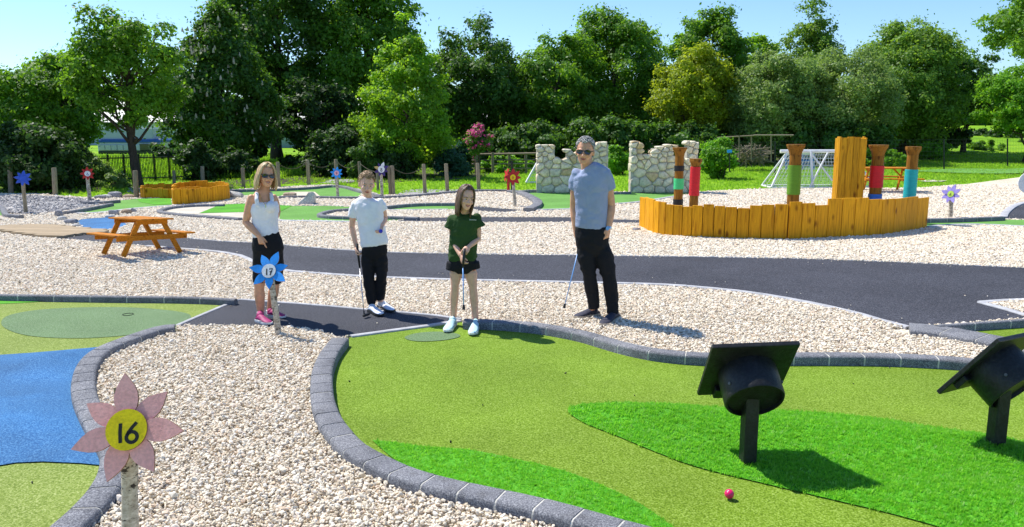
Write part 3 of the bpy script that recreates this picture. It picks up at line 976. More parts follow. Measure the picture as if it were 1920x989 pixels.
def flower_sign(label, base, head, sc, petal, disc, digits, ink='black_ink', npet=7, rot0=90, yaw=0.0, wts=None, post='birch', pl=0.168, dr=0.064, nopetal=(), pmats=None, pr=0.029, tiltback=0.24, group="flower hole signs along the course"):
    base, head = Vector(base), Vector(head)
    root = thing("flower_sign", label, "sign", base, group)
    # post with slight bends and taper
    k = 9
    pts, rad = [], []
    back = Vector((math.sin(yaw), math.cos(yaw), 0)) * (pr * sc + 0.012)
    top = head + back + Vector((0, 0, 0.03 * sc))
    for i in range(k):
        t = i / (k - 1)
        p = base.lerp(top, t) + Vector((math.sin(t * 5 + sc) * 0.005, 0, 0))
        if i == 0: p.z -= 0.05
        pts.append(p); rad.append(pr * sc * (1.08 - 0.16 * t) * (1 + 0.05 * math.sin(i * 2.3)))
    obj("post", MB().tube(pts, rad, 12), M[post], root, auto=60)
    right = Vector((math.cos(yaw), -math.sin(yaw), 0))
    upv = Vector((0, 0, 1)) + Vector((math.sin(yaw), math.cos(yaw), 0)) * tiltback
    for i in range(npet):
        if i in nopetal: continue
        a = R(rot0 + 360 / npet * i)
        L = pl * sc * (1 + 0.06 * math.sin(i * 2.7 + sc)) * (wts[i] if wts else 1)
        W = L * (0.212 if npet == 7 else 0.205)
        fr = frame(head + Vector((0, 0.004 * (i % 2), 0)), right, upv) @ Matrix.Rotation(a - math.pi / 2, 4, 'Z') @ Matrix.Rotation(R(5 * math.sin(i * 4.0)), 4, 'X')
        out = []
        for t, w in ((0.22, .42), (0.36, .84), (0.50, 1.0), (0.63, .95), (0.76, .72), (0.88, .38), (1.0, 0.0)):
            out.append((w * W, t * L))
        poly = [(x, y) for x, y in out] + [(-x, y) for x, y in out[-2::-1]]
        pm = M[pmats[i]] if pmats else M[petal]
        pe = obj("petal", MB().prism(poly, fr, 0.011 * min(1, sc)), pm, root)
        pe.data.materials.append(M['ply_edge'])
        for pg in pe.data.polygons:
            if pg.index >= 2: pg.material_index = 1
    fr = frame(head - (Vector((math.sin(yaw), math.cos(yaw), 0)) * 0.012), right, upv)
    r = dr * sc
    poly = [(math.cos(2 * math.pi * j / 28) * r, math.sin(2 * math.pi * j / 28) * r * 1.02) for j in range(28)]
    d = obj("disc", MB().prism(poly, fr, 0.011), M[disc], root)
    d.data.materials.append(M['ply_edge'])
    for pg in d.data.polygons:
        if pg.index >= 2: pg.material_index = 1
    if digits:
        h = r * 1.0
        step = h * 0.56
        x0 = -step * (len(digits) - 1) / 2
        for q, ch in enumerate(digits):
            mb = MB()
            for s in DIGITS[ch]:
                stroke(mb, s, 0.17 if len(digits) > 1 else .16, fr @ Matrix.Translation((x0 + q * step, -0.01 * sc, 0.0056)) @ Matrix.Scale(h, 4, (1, 0, 0)) @ Matrix.Scale(h, 4, (0, 1, 0)), 0.0012)
            obj("painted_digit", mb, M[ink], d)
    return root

def yaw_to_cam(p, off=0): return math.atan2(p[0], p[1]) + off
b = P(243, 1166, 0.02)
h = J(240, 804, b.y - 0.03)
s16 = flower_sign("large pink petalled flower sign with a yellow disc painted 16 on a birch post", b, h, 1.15, 'petal_pink', 'disc_yellow', '16', rot0=98, yaw=yaw_to_cam(b, 0.40), tiltback=.48, pl=0.176, dr=0.066, pr=0.027)
_p = J(222, 745, b.y + .05)
obj("batten", MB().box((_p.x, _p.y, _p.z - .06), (0.022, 0.018, 0.20)), M['wood_grey'], s16)
b = P(521, 627, 0.03); h = J(505, 508, b.y - 0.03)
flower_sign("bright blue flower sign with a white disc painted 17 before the woman", b, h, 1.0, 'petal_blue', 'disc_white', '17', rot0=70, yaw=yaw_to_cam(b, 0.34), tiltback=.5, pl=0.19, dr=0.066)
b = P(48, 399, 0.03); h = J(43, 335, b.y)
flower_sign("dark navy flower sign leaning above grey chippings at the far left", b, h, 1.15, 'petal_navy', 'petal_navy', '', rot0=80, npet=8, yaw=yaw_to_cam(b), pl=0.16, post='wood_grey', pr=.035)
b = P(168, 376, 0.03); h = J(164, 326, b.y)
flower_sign("small red petalled sign with a white disc marked 6 beside the rocks", b, h, 1.15, 'petal_red', 'disc_white', '6', 'blue_ink', rot0=90, npet=8, yaw=yaw_to_cam(b), pl=0.16, pr=.04)
b = P(633, 368, 0.03); h = J(631, 325, b.y)
flower_sign("blue flower sign with a pink disc painted 9 behind the boy", b, h, 1.1, 'petal_blue', 'disc_pink', '9', 'red_ink', rot0=80, npet=8, yaw=yaw_to_cam(b), pl=0.165, pr=.036)
b = P(716, 366, 0.03); h = J(715, 318, b.y)
flower_sign("dark purple flower sign with a big white disc and mixed petals above the boy", b, h, 1.3, 'petal_purple', 'disc_white', '8', 'black_ink', rot0=70, npet=8, yaw=yaw_to_cam(b), pl=0.17, dr=0.075, pr=.033,
            pmats=['disc_white', 'petal_purple', 'petal_tan', 'petal_purple', 'petal_purple', 'petal_purple', 'petal_purple', 'petal_purple'])
b = P(965, 386, 0.03); h = J(962, 333, b.y)
flower_sign("scarlet flower sign with a yellow disc on a birch post inside the kerb bend", b, h, 1.1, 'petal_red', 'disc_yellow', '8', 'red_ink', rot0=90, npet=8, yaw=yaw_to_cam(b, 0.15), pl=0.2, pr=.036)
b = P(953, 360, 0.03); h = J(950, 328, b.y)
flower_sign("red flower sign seen edge-on with a red post behind the scarlet flower", b, h, 1.2, 'petal_red', 'petal_red', '', rot0=60, npet=8, yaw=yaw_to_cam(b, 1.25), pl=0.19, post='petal_red', pr=.035)
b = P(1781, 406, 0.03); h = J(1783, 364, b.y)
flower_sign("lilac flower sign with a lime disc at the right of the timber boat", b, h, 1.15, 'petal_lilac', 'disc_lime', '6', 'black_ink', rot0=75, npet=8, yaw=yaw_to_cam(b, 0.45), pl=0.19, dr=0.06, pr=.038)

# round white board cut by the right edge of view
b = P(1932, 378, 0.02); cc = J(1932, 343, b.y)
root = thing("round_board", "round pale board with a dark purple spot standing on gravel at the tarmac patch", "sign", b)
fr = frame(cc, (1, -0.2, 0), (0, 0, 1))
circ = lambda r, n=28: [(math.cos(2 * math.pi * j / n) * r, math.sin(2 * math.pi * j / n) * r) for j in range(n)]
bd = obj("board", MB().prism(circ(0.30), fr, 0.03), M['disc_white'], root)
obj("spot", MB().prism(circ(0.10), fr @ Matrix.Translation((0.0, 0, 0.018)), 0.006), M['petal_purple'], bd)
obj("post", MB().tube([b, cc + Vector((0, 0.03, -0.1))], 0.03, 10), M['wood_grey'], root)

M['steel_dark'] = mat('dull_steel', (0.12, 0.12, 0.12), 0.5, 0.2, 30)
# ---- mortarboard obstacles
def cap_obstacle(label, A_px, u_cam, w_cam, foot_px, L=0.50, cyl_r=0.172, cyl_len=0.20, shift=(0.0, 0.0), nub=(0.12, 0.06)):
    foot = P(*foot_px, 0.07)
    Y = foot.y
    RX, UPc, BK = Vector((1, 0, 0)), UP, -FWD
    def c2w(c): return RX * c[0] + UPc * c[1] + BK * c[2]
    u, w = c2w(u_cam), c2w(w_cam)
    u.normalize(); w = (w - u * w.dot(u)).normalized()
    n = u.cross(w)                        # underside normal
    A = J(*A_px, Y - 0.0)
    # the frame corner depth: shift so that the board centre sits over the post
    ctr = A + (u + w) * L / 2
    dpt = (Y + 0.02) - (ctr.y + n.y * cyl_len * .5)
    d = (ctr - CAMP).normalized()
    ctr = ctr + d * (dpt / d.y)
    root = thing("mortarboard_obstacle", label, "golf obstacle", foot, "black mortarboard obstacles on the green")
    fr = Matrix(((u.x, w.x, n.x, ctr.x), (u.y, w.y, n.y, ctr.y), (u.z, w.z, n.z, ctr.z), (0, 0, 0, 1)))
    obj("board", MB().box((0, 0, 0), (L, L, 0.028), None, 0.004), M['black_paint'], None)
    bo = COL.objects[-1]
    bo.data.transform(fr); bo.parent = root; bo.matrix_parent_inverse = wmat(root).inverted(); WM[bo.name] = Matrix.Identity(4)
    # drum: outer wall with a rim and a recessed underside
    prof = [(cyl_r * .98, 0.0), (cyl_r, 0.03), (cyl_r, cyl_len - .012), (cyl_r - .006, cyl_len), (cyl_r - .016, cyl_len), (cyl_r - .018, cyl_len - .02)]
    mb = MB(); nseg = 40
    vs = [fr @ Vector((math.cos(2 * math.pi * j / nseg) * r + shift[0], math.sin(2 * math.pi * j / nseg) * r + shift[1], z + 0.014)) for r, z in prof for j in range(nseg)]
    fs = [(i * nseg + j, i * nseg + (j + 1) % nseg, (i + 1) * nseg + (j + 1) % nseg, (i + 1) * nseg + j) for i in range(len(prof) - 1) for j in range(nseg)]
    fs.append(tuple((len(prof) - 1) * nseg + j for j in range(nseg)))
    mb.add(vs, fs)
    obj("drum", mb, M['black_paint'], root, auto=35)
    br = MB().box((0, 0, 0), (0.07, 0.09, 0.035), None, 0.004)
    o = obj("bracket", br, M['black_paint'], root)
    o.data.transform(fr @ Matrix.Translation((-L / 2 + nub[0], -L / 2 + nub[1], 0.032)))
    for k_ in range(3):
        an = 2.1 * k_ + .5
        q_ = fr @ Vector((shift[0] + math.cos(an) * cyl_r, shift[1] + math.sin(an) * cyl_r, cyl_len * .72))
        o_ = fr.to_3x3() @ Vector((math.cos(an), math.sin(an), 0))
        obj("bolt", MB().tube([q_ - o_ * .004, q_ + o_ * .007], .009, 6), M['steel_dark'], root)
    end = fr @ Vector((shift[0], shift[1], cyl_len * .75))
    topz = end.z
    bz = foot.z - 0.09
    mb = MB().box((foot.x, foot.y, (topz + bz) / 2), (0.08, 0.08, topz - bz), Matrix.Rotation(0.12, 3, 'Z'), 0.006)
    obj("post", mb, M['black_paint'], root)
    return root
cap_obstacle("black mortarboard on a square post standing left of the other, facing the camera", (1302, 741), (.504, .018, -.013), (-.002, .333, .379), (1402, 856), shift=(0.0, -0.01))
cap_obstacle("black mortarboard on a square post tilted steeply at the right edge", (1756, 738), (.438, .0305, -.279), (.183, .3605, .327), (1865, 846), shift=(-0.02, 0.01), nub=(0.06, 0.14))

# ---- golf ball
b = P(1367, 935, 0.02)
pinkm = mat("pink_ball", (0.80, 0.012, 0.13), 0.22, 0.05, 5, 0, 1, 0, 0, (1, 1, 1), 0, 0.6)
o = obj("golf_ball", MB().ball(b + Vector((0, 0, 0.026)), 0.0255, 24, 16), pinkm, smooth=True)
nt = pinkm.node_tree
vo = N(nt, "ShaderNodeTexVoronoi"); vo.inputs['Scale'].default_value = 260
nt.links.new(coords(nt), vo.inputs['Vector']); bump(nt, nt.nodes["Principled BSDF"], vo.outputs['Distance'], 0.5, 0.002)
tag(o, "glossy pink golf ball lying on the olive green turf below the rough", "golf ball")

# ---- picnic tables
def picnic_table(label, ctr, ang, sc, length=1.55, tilt=0.0):
    ctr = Vector(ctr)
    root = thing("picnic_table", label, "picnic table", ctr)
    tm = Matrix.Rotation(tilt, 3, 'X')                  # the ground slopes a little under it
    e = tm @ Vector((math.cos(ang), math.sin(ang), 0))       # across, along the A-frame
    l = tm @ Vector((math.sin(ang), -math.cos(ang), 0))      # along the planks
    Z = tm @ Vector((0, 0, 1))
    rotm = Matrix((l, e, Z)).transposed()               # local x=length, y=across
    def brd(name, c, d, tilt=0.0, bev=0.006):
        mb = MB().box((0, 0, 0), [q * sc for q in d], None, bev * sc)
        me = mb.mesh(name)
        me.materials.append(M['wood_table'])
        o = bpy.data.objects.new(name, me)
        put(o, root)
        mm = Matrix.Translation(ctr + (l * c[0] + e * c[1] + Z * c[2]) * sc) @ (rotm @ Matrix.Rotation(tilt, 3, 'X')).to_4x4()
        o.matrix_parent_inverse = Matrix.Identity(4)
        o.matrix_basis = wmat(root).inverted() @ mm
        return o
    for i in range(5):
        brd("tabletop_plank", (random.uniform(-.006, .006), (i - 2) * 0.142, 0.745), (length, 0.135, 0.034))
    for s in (-1, 1):
        for k in (0, 1):
            brd("seat_plank", (random.uniform(-.006, .006), s * (0.63 + 0.128 * k), 0.432), (length, 0.122, 0.034))
    for s in (-1, 1):
        x = s * length * 0.335
        brd("seat_beam", (x, 0, 0.362), (0.045, 1.50, 0.105))
        brd("top_beam", (x, 0, 0.682), (0.045, 0.66, 0.09))
        for q in (-1, 1):
            Lg = 0.88
            th = math.atan2(0.36, 0.70)
            brd("leg", (x + 0.047 * (1 if s < 0 else -1), q * 0.43, 0.35), (0.045, 0.10, Lg * .90), q * th)
        # diagonal brace from the seat beam up to the top
        a, bb = Vector((x * 0.93, 0, 0.36)), Vector((x * 0.30, 0, 0.71))
        dv = bb - a
        mb = MB().box((0, 0, 0), (dv.length * sc, 0.07 * sc, 0.04 * sc))
        o = obj("brace", mb, M['wood_table'], root)
        mm = Matrix.Translation(ctr + (l * (a.x + bb.x) / 2 + Z * (a.z + bb.z) / 2) * sc) @ (rotm @ Matrix.Rotation(-math.atan2(dv.z, dv.x), 3, 'Y')).to_4x4()
        o.matrix_parent_inverse = Matrix.Identity(4)
        o.matrix_basis = wmat(root).inverted() @ mm
    return root
picnic_table("low orange brown picnic table on pale gravel beside the tarmac path", (-5.79, 12.38, 0.035), R(50), 0.73, 1.5, R(-3.6))
picnic_table("orange brown picnic table on the gravel edge behind the timber boat", (P(1662, 360).x, P(1662, 360).y, 0.02), R(83), 0.97, 1.7)

# ---- timber boat: upright planks along an arc
root = thing("timber_boat_planter", "long curved row of upright orange planks round the painted posts", "timber enclosure", P(1480, 449))
ex = [64, 97, 122, 147, 178, 216, 262, 315, 371, 435, 502, 568, 640, 712, 785, 862, 945, 1025, 1102, 1178, 1262, 1340, 1418, 1500, 1575, 1645, 1713, 1778]
tops = [450, 453, 459, 472, 477, 492, 497, 505, 498, 491, 501, 507, 514, 498, 493, 490, 476, 484, 496, 456, 453, 452, 461, 459, 455, 447, 452]
bots = [628, 650, 662, 670, 676, 681, 685, 689, 692, 694, 696, 698, 700, 702, 703, 704, 704, 701, 698, 693, 690, 686, 681, 674, 664, 652, 641]
bots.append(630)
sx = lambda q: 1180 + q / 3.2
sy = lambda q: 230 + q / 3.2
for i in range(27):
    a = P(sx(ex[i] + (5 if i == 16 else 0)), sy((bots[max(i - 1, 0)] + bots[i]) / 2))
    c2 = P(sx(ex[i + 1] - (3 if i == 15 else 0)), sy((bots[i] + bots[i + 1]) / 2))
    mid = (a + c2) / 2
    topz = J((sx(ex[i]) + sx(ex[i + 1])) / 2, sy(tops[i]), mid.y).z
    d = (c2 - a); wdt = max(0.05, d.length - (0.010 if i < 27 else 0)); ang = math.atan2(d.y, d.x)
    hh = topz + 0.08
    mb = MB().box((mid.x, mid.y, topz - hh / 2), (wdt, 0.042, hh), Matrix.Rotation(ang, 3, 'Z') @ Matrix.Rotation(R(random.uniform(-.5, .5)), 3, 'Y'), 0.004)
    obj("plank", mb, M['wood_pen'], root)

gap_shade = MB()  # dark strips added behind the planks to stand in for shade in the gaps
for i in range(27):
    if i == 15: continue
    a = P(sx(ex[i]), sy((bots[max(i - 1, 0)] + bots[i]) / 2)); c2 = P(sx(ex[i + 1]), sy((bots[i] + bots[i + 1]) / 2))
    mid = (a + c2) / 2; d = c2 - a
    topz = J((sx(ex[i]) + sx(ex[i + 1])) / 2, sy(max(tops[i], tops[min(i + 1, 26)], tops[max(i - 1, 0)])), mid.y).z - .02
    gap_shade.box((mid.x, mid.y + .034, topz / 2 - .03), (d.length + .02, .018, topz + .06), Matrix.Rotation(math.atan2(d.y, d.x), 3, 'Z'))
obj("gap_shade_strip", gap_shade, M['wood_post'], root)

# small timber enclosures on the left
def ring_pen(label, front, top_px, n, back=True, m='wood_pen', hjit=0.03):
    pts = catmull([Vector((P(u, v).x, P(u, v).y, 0)) for u, v in front], 12, back)
    if back: pts.append(pts[0])
    cum = [0]
    for a, b_ in zip(pts, pts[1:]): cum.append(cum[-1] + (b_ - a).length)
    root = thing("timber_pen", label, "timber enclosure", pts[0])
    def at(s):
        for i in range(len(cum) - 1):
            if s <= cum[i + 1] + 1e-9:
                return pts[i].lerp(pts[i + 1], (s - cum[i]) / max(1e-9, cum[i + 1] - cum[i]))
        return pts[-1]
    for i in range(n):
        a, c_ = at(cum[-1] * i / n), at(cum[-1] * (i + 1) / n)
        mid = (a + c_) / 2; d = c_ - a
        hh = top_px + random.uniform(-hjit, hjit)
        mb = MB().box((mid.x, mid.y, hh / 2 - 0.03), (d.length - 0.008, 0.045, hh + 0.06), Matrix.Rotation(math.atan2(d.y, d.x), 3, 'Z'), 0.004)
        obj("plank", mb, M[m], root)
ring_pen("small curved pen of orange planks with an open top beyond the picnic table", [(325, 384.5), (345, 384.8), (375, 382), (405, 379), (430, 374), (410, 369), (370, 367), (335, 371)], 0.42, 38)
ring_pen("darker timber pen half hidden behind the small orange one", [(266, 372.5), (290, 372.5), (322, 373), (350, 371), (385, 366), (350, 363), (310, 363), (275, 366)], 0.30, 34, True, 'wood_tower')

# ---- painted totem posts
tape = {}
for nm, cl in (('red', (0.62, 0.012, 0.02)), ('green', (0.13, 0.30, 0.015)), ('mint', (0.07, 0.62, 0.22)), ('teal', (0.01, 0.40, 0.42)), ('blue', (0.02, 0.14, 0.55)), ('black', (0.012, 0.011, 0.012))):
    tape[nm] = mat("tape_" + nm, cl, 0.5, 0.1, 9, 0.12, 60, 0.5, 0, (1, 1, 6))
def totem(label, x, Y, top, wpx, capw, bands, lean=0.0):
    tp = J(x, top, Y)
    r = wpx / 2 * Y / FPX
    rc = capw / 2 * Y / FPX
    H = tp.z
    root = thing("totem_post", label, "post", (tp.x, Y, 0), "painted timber posts inside the plank boat")
    lx = lean * H
    ax = lambda z: Vector((tp.x + lx * (z / H - 1), Y, z))
    mb = MB()
    pts = [ax(-0.05), ax(H * .3), ax(H * .6), ax(H - rc * 1.15)]
    mb.tube(pts, [r * 1.02, r, r * .98, r * .97], 14)
    obj("shaft", mb, M['wood_post'], root, auto=50)
    z0 = H - rc * 1.15
    n = 9
    mb = MB().tube([ax(z0 + 0.001), ax(z0 + rc * .35), ax(z0 + rc * .75), ax(H - rc * .16), ax(H)], [r * 1.0, r * 1.10, r * 1.40, rc, rc * 1.0], n)
    obj("capital", mb, M['wood_post'], root, auto=25)
    for nm, v0, v1 in bands:
        za, zb = J(x, v1, Y).z, J(x, v0, Y).z
        za = max(za, 0.0)
        k = max(2, int((zb - za) / 0.05))
        pp, rr_ = [], []
        for i in range(k + 1):
            z = za + (zb - za) * i / k
            for dz, dr_ in (((0.001, 0.010), (0.5 * (zb - za) / k, 0.014)) if i < k else ((0, 0.010),)):
                pp.append(ax(z + dz)); rr_.append(r + dr_ + random.uniform(0, .003))
        obj("tape_band", MB().tube(pp, rr_, 16), tape[nm], root, auto=50)
totem("tall flared brown post with black and mint green bands beside the ruin", 1275, 19.0, 277, 17, 28, [('black', 311, 321), ('mint', 335, 355), ('black', 374, 392)])
totem("shortest flared brown post with one long red band", 1305, 18.2, 298, 17, 23, [('red', 313, 367)], 0.015)
totem("flared brown post with a wide green band before the goal", 1493, 16.5, 271, 22, 35, [('green', 310, 365)])
totem("flared brown post with a red band above a narrow blue one", 1648, 16.5, 272, 22, 35, [('red', 311, 352), ('blue', 364, 388)])
totem("flared brown post with a long teal band at the boat's end", 1713, 16.6, 275, 20, 28, [('teal', 318, 372)])

# ---- plank tower
Y = 16.4
c0, c1 = J(1569, 400, Y), J(1615, 400, Y)
topz = J(1590, 259, Y).z
root = thing("timber_tower", "tall square tower of upright orange boards rising inside the boat", "timber tower", ((c0.x + c1.x) / 2, Y + .25, 0))
w = c1.x - c0.x
ang = R(-3)
wd = .30
ctr = Vector(((c0.x + c1.x) / 2, Y + wd / 2, 0))
def side(n, nvec, tvec, hj, hn, w):
    for i in range(n):
        pw = w / n
        p = ctr + nvec * hn + tvec * ((i + .5) * pw - w / 2)
        hh = topz + random.uniform(-hj, hj)
        rotm = Matrix((tvec, nvec, Vector((0, 0, 1)))).transposed()
        obj("board", MB().box((p.x, p.y, hh / 2 - .02), (pw - .005, 0.03, hh + .04), rotm, 0.004), M['wood_tower'], root)
tx = Vector((math.cos(ang), math.sin(ang), 0)); ty = Vector((-math.sin(ang), math.cos(ang), 0))
side(4, -ty, tx, .035, wd / 2, w); side(3, -tx, ty, .03, w / 2, wd); side(3, tx, ty, .03, w / 2, wd); side(4, ty, tx, .02, wd / 2, w)

# ---- stone ruins
def rubble_mat():
    m, nt, b = new_mat("ruin_stone")
    co = coords(nt)
    oi = N(nt, "ShaderNodeObjectInfo")
    c = ramp(nt, oi.outputs['Random'], [(0, (0.56, 0.54, 0.46)), (0.3, (0.72, 0.67, 0.52)), (0.55, (0.76, 0.67, 0.48)), (0.8, (0.82, 0.76, 0.60)), (0.93, (0.60, 0.45, 0.25)), (1, (0.56, 0.56, 0.50))])
    f = noise_fac(nt, co, 9, 5, 0.7)
    c = mix(nt, 1.0, c, ramp(nt, f, [(0.3, (0.62, 0.60, 0.56)), (0.6, (1.1, 1.08, 1.05))]), 'MULTIPLY')
    nt.links.new(c, b.inputs['Base Color']); b.inputs['Roughness'].default_value = 0.95
    bump(nt, b, f, 0.8, 0.03)
    return m
M['ruin'] = rubble_mat()
M['ruin_mortar'] = mat("ruin_mortar", (0.45, 0.43, 0.37), 0.95, 0.2, 10, 0.2, 60, 0.6)
def rock(size, seed, n=2, sq=0.5):
    """an irregular stone; sq pushes it towards a block"""
    r = random.Random(seed)
    bm = bmesh.new()
    bmesh.ops.create_icosphere(bm, subdivisions=n, radius=1)
    off = Vector((r.uniform(0, 90), r.uniform(0, 90), r.uniform(0, 90)))
    for v in bm.verts:
        p = v.co.copy()
        mx = max(abs(p.x), abs(p.y), abs(p.z))
        cube = p / mx
        q = p.lerp(cube, sq)
        q *= 1 + 0.16 * noise.noise(p * 1.4 + off)
        v.co = Vector((q.x * size[0], q.y * size[1], q.z * size[2]))
    vs = [v.co.copy() for v in bm.verts]; fs = [[v.index for v in f.verts] for f in bm.faces]
    bm.free()
    return vs, fs
def ruin(label, x0, x1, Y, profile, seed, depth=0.42):
    """profile: [(x px, top v)] steps; stones laid in uneven courses under it"""
    r = random.Random(seed)
    a, c_ = J(x0, 362, Y), J(x1, 362, Y)
    root = thing("stone_ruin", label, "stone wall", ((a.x + c_.x) / 2, Y, 0))
    def top_at(X):
        u = x0 + (X - a.x) / (c_.x - a.x) * (x1 - x0)
        t = profile[0][1]
        for pu, pv in profile:
            if u >= pu: t = pv
        return J(u, t, Y).z
    core = MB()
    nx = 24
    for i in range(nx):
        X0, X1 = a.x + (c_.x - a.x) * i / nx, a.x + (c_.x - a.x) * (i + 1) / nx
        t = min(top_at(X0 + .01), top_at(X1 - .01)) - 0.07
        core.box(((X0 + X1) / 2, Y + depth / 2 + .02, t / 2 - .02), (X1 - X0 + .002, depth, t + .04))
    obj("mortar_core", core, M['ruin_mortar'], root)
    W_ = c_.x - a.x
    hmax = max(top_at(a.x + W_ * k / 40) for k in range(41))
    # sites of the rubble pattern: big stones low down, smaller and squarer ones above
    sites = []
    z = 0.02; row = 0
    while z < hmax + .1:
        h = 0.27 if z < .5 else (0.21 if z < 1.0 else .17)
        x = a.x - .1 + (row % 2) * h * .6
        while x < c_.x + .2:
            sites.append((x + r.uniform(-.07, .07), z + h / 2 + r.uniform(-.075, .075) * h / .2))
            x += h * r.uniform(.85, 1.75)
        z += h * .86; row += 1
    def clip(poly, nx_, nz_, d):          # keep the side where x*nx + z*nz <= d
        out = []
        for q in range(len(poly)):
            p0, p1 = poly[q], poly[(q + 1) % len(poly)]
            s0, s1 = p0[0] * nx_ + p0[1] * nz_ - d, p1[0] * nx_ + p1[1] * nz_ - d
            if s0 <= 0: out.append(p0)
            if s0 * s1 < 0:
                t = s0 / (s0 - s1); out.append((p0[0] + (p1[0] - p0[0]) * t, p0[1] + (p1[1] - p0[1]) * t))
        return out
    for s_ in sites:
        if s_[0] < a.x - .02 or s_[0] > c_.x + .02: continue
        tp = top_at(min(max(s_[0], a.x + .01), c_.x - .01))
        if s_[1] > tp + .03: continue
        poly = [(max(a.x - r.uniform(0, .04), s_[0] - .4), 0.0), (min(c_.x + r.uniform(0, .04), s_[0] + .4), 0.0), (min(c_.x + r.uniform(0, .04), s_[0] + .4), tp + r.uniform(-.02, .03)), (max(a.x - r.uniform(0, .04), s_[0] - .4), tp + r.uniform(-.02, .03))]
        for o_ in sites:
            if o_ is s_ or abs(o_[0] - s_[0]) > .7 or abs(o_[1] - s_[1]) > .7: continue
            dx, dz = o_[0] - s_[0], o_[1] - s_[1]
            dz *= 1.35                     # squash: courses lie flat
            mx, mz = (o_[0] + s_[0]) / 2, (o_[1] + s_[1]) / 2
            poly = clip(poly, dx, dz, mx * dx + mz * dz)
            if len(poly) < 3: break
        if len(poly) < 3: continue
        # round the corners, then shrink for the joint
        cxm = sum(q[0] for q in poly) / len(poly); czm = sum(q[1] for q in poly) / len(poly)
        if max(q[0] for q in poly) - min(q[0] for q in poly) < .05: continue
        rp = []
        for q in range(len(poly)):
            p_, n_ = poly[q - 1], poly[(q + 1) % len(poly)]; c0 = poly[q]
            rp.append((c0[0] * .80 + p_[0] * .20, c0[1] * .80 + p_[1] * .20)); rp.append((c0[0] * .80 + n_[0] * .20, c0[1] * .80 + n_[1] * .20))
        for face in (0, 1):
            proud = r.uniform(.0, .035)
            rings = ((.955, .10), (.955, .015), (.88, -.012 - proud * .6), (.62, -.028 - proud)) if face == 0 else ((.955, -.10), (.955, .0), (.8, .03 + proud))
            base_y = Y if face == 0 else Y + depth + .02
            top_stone = max(q[1] for q in poly) > tp - .04 or min(q[0] for q in poly) < a.x + .02 or max(q[0] for q in poly) > c_.x - .02
            vs = []
            nn = len(rp)
            for ri, (g_, dy) in enumerate(rings):
                if ri == 0 and top_stone: dy = (depth * .52) * (1 if face == 0 else -1); g_ = .9
                for q in rp:
                    vs.append((cxm + (q[0] - cxm) * g_ + r.uniform(-.004, .004), base_y + dy + r.uniform(-.006, .006), czm + (q[1] - czm) * g_ + r.uniform(-.004, .004)))
            fs = []
            for k_ in range(len(rings) - 1):
                for q in range(nn):
                    f_ = (k_ * nn + q, k_ * nn + (q + 1) % nn, (k_ + 1) * nn + (q + 1) % nn, (k_ + 1) * nn + q)
                    fs.append(f_ if face == 0 else f_[::-1])
            L0 = (len(rings) - 1) * nn
            cap_ = tuple(range(L0, L0 + nn)); back_ = tuple(range(nn - 1, -1, -1))
            fs += [cap_, back_] if face == 0 else [cap_[::-1], back_[::-1]]
            obj("stone", MB().add(vs, fs), M['ruin'], root, auto=50)
    return root
Yr = P(1000, 363).y
ruin("ruined stone wall with a stepped top standing behind the man", 1006, 1139, Yr, [(1006, 271), (1041, 284), (1044, 296), (1060, 281), (1075, 283), (1100, 272), (1112, 267)], 5)
ruin("ruined stone wall with a gapped top between the man and the striped post", 1182, 1306, Yr, [(1182, 264), (1207, 290), (1221, 275), (1240, 272), (1264, 296), (1284, 264)], 9)

# ---- rocks
M['rock_w'] = mat("pale_rock", (0.48, 0.47, 0.44), 0.9, 0.25, 5, 0.25, 40, 0.7)
M['rock_b'] = mat("brown_rock", (0.36, 0.27, 0.19), 0.9, 0.3, 5, 0.25, 40, 0.7)
M['rock_g'] = mat("grey_rock", (0.26, 0.26, 0.28), 0.9, 0.3, 5, 0.25, 40, 0.7)
def boulder(label, u, v, w, h, m, seed, d=0.7, group=None, sq=0.3, tilt=0.0):
    p = P(u, v); s = w / 2 * p.y / FPX; t = h / 2 * p.y / FPX
    vs, fs = rock((s, s * d, t), seed, 3, sq)
    rm = Matrix.Rotation(tilt, 3, 'Y')
    o = obj("boulder", MB().add([rm @ q + Vector((p.x, p.y + s * d * .4, t * 0.72)) for q in vs], fs), M[m], auto=32)
    o['label'] = label; o['category'] = "boulder"
    if group: o['group'] = group
    return o
# the big white boulder is a leaning slab
p = P(575, 385)
k = p.y / FPX
prof = [(-18, 0), (-15, 7), (-2, 17), (3, 25), (12, 26), (15, 22), (14, 8), (12, 0)]
vs = []
for yy, sc_ in ((0, 1.0), (0.32, 0.82)):
    vs += [Vector((p.x + x * k * sc_, p.y + yy + (z * k * .15), z * k * sc_ * 1.0 - .02)) for x, z in prof]
vs2 = [Vector((p.x + x * k * .8 - .02, p.y - .06 + z * k * .25, z * k * .8)) for x, z in prof]
n = len(prof)
mb = MB().add(vs + vs2, [tuple(range(2 * n - 1, n - 1, -1))[::-1]] + [(i, (i + 1) % n, n + (i + 1) % n, n + i) for i in range(n)] + [(2 * n + i, 2 * n + (i + 1) % n, (i + 1) % n, i) for i in range(n)] + [tuple(2 * n + i for i in range(n))[::-1]])
o = obj("boulder", mb, M['rock_w']); tag(o, "big pale slab of rock leaning up beside the light green turf", "boulder")
boulder("brown topped rock just right of the orange plank pen", 440, 372, 30, 14, 'rock_w', 3, 0.8, tilt=.2)
boulder("low sandy rock lying behind the woman's shoulder near the white slab", 543, 369, 26, 9, 'rock_b', 4)
boulder("upright grey rock at the left tip of the rocks by the boardwalk", 110, 407, 16, 15, 'rock_g', 5, tilt=.4)
boulder("pale rounded rock second from the left by the boardwalk", 116, 415, 18, 11, 'rock_w', 6)
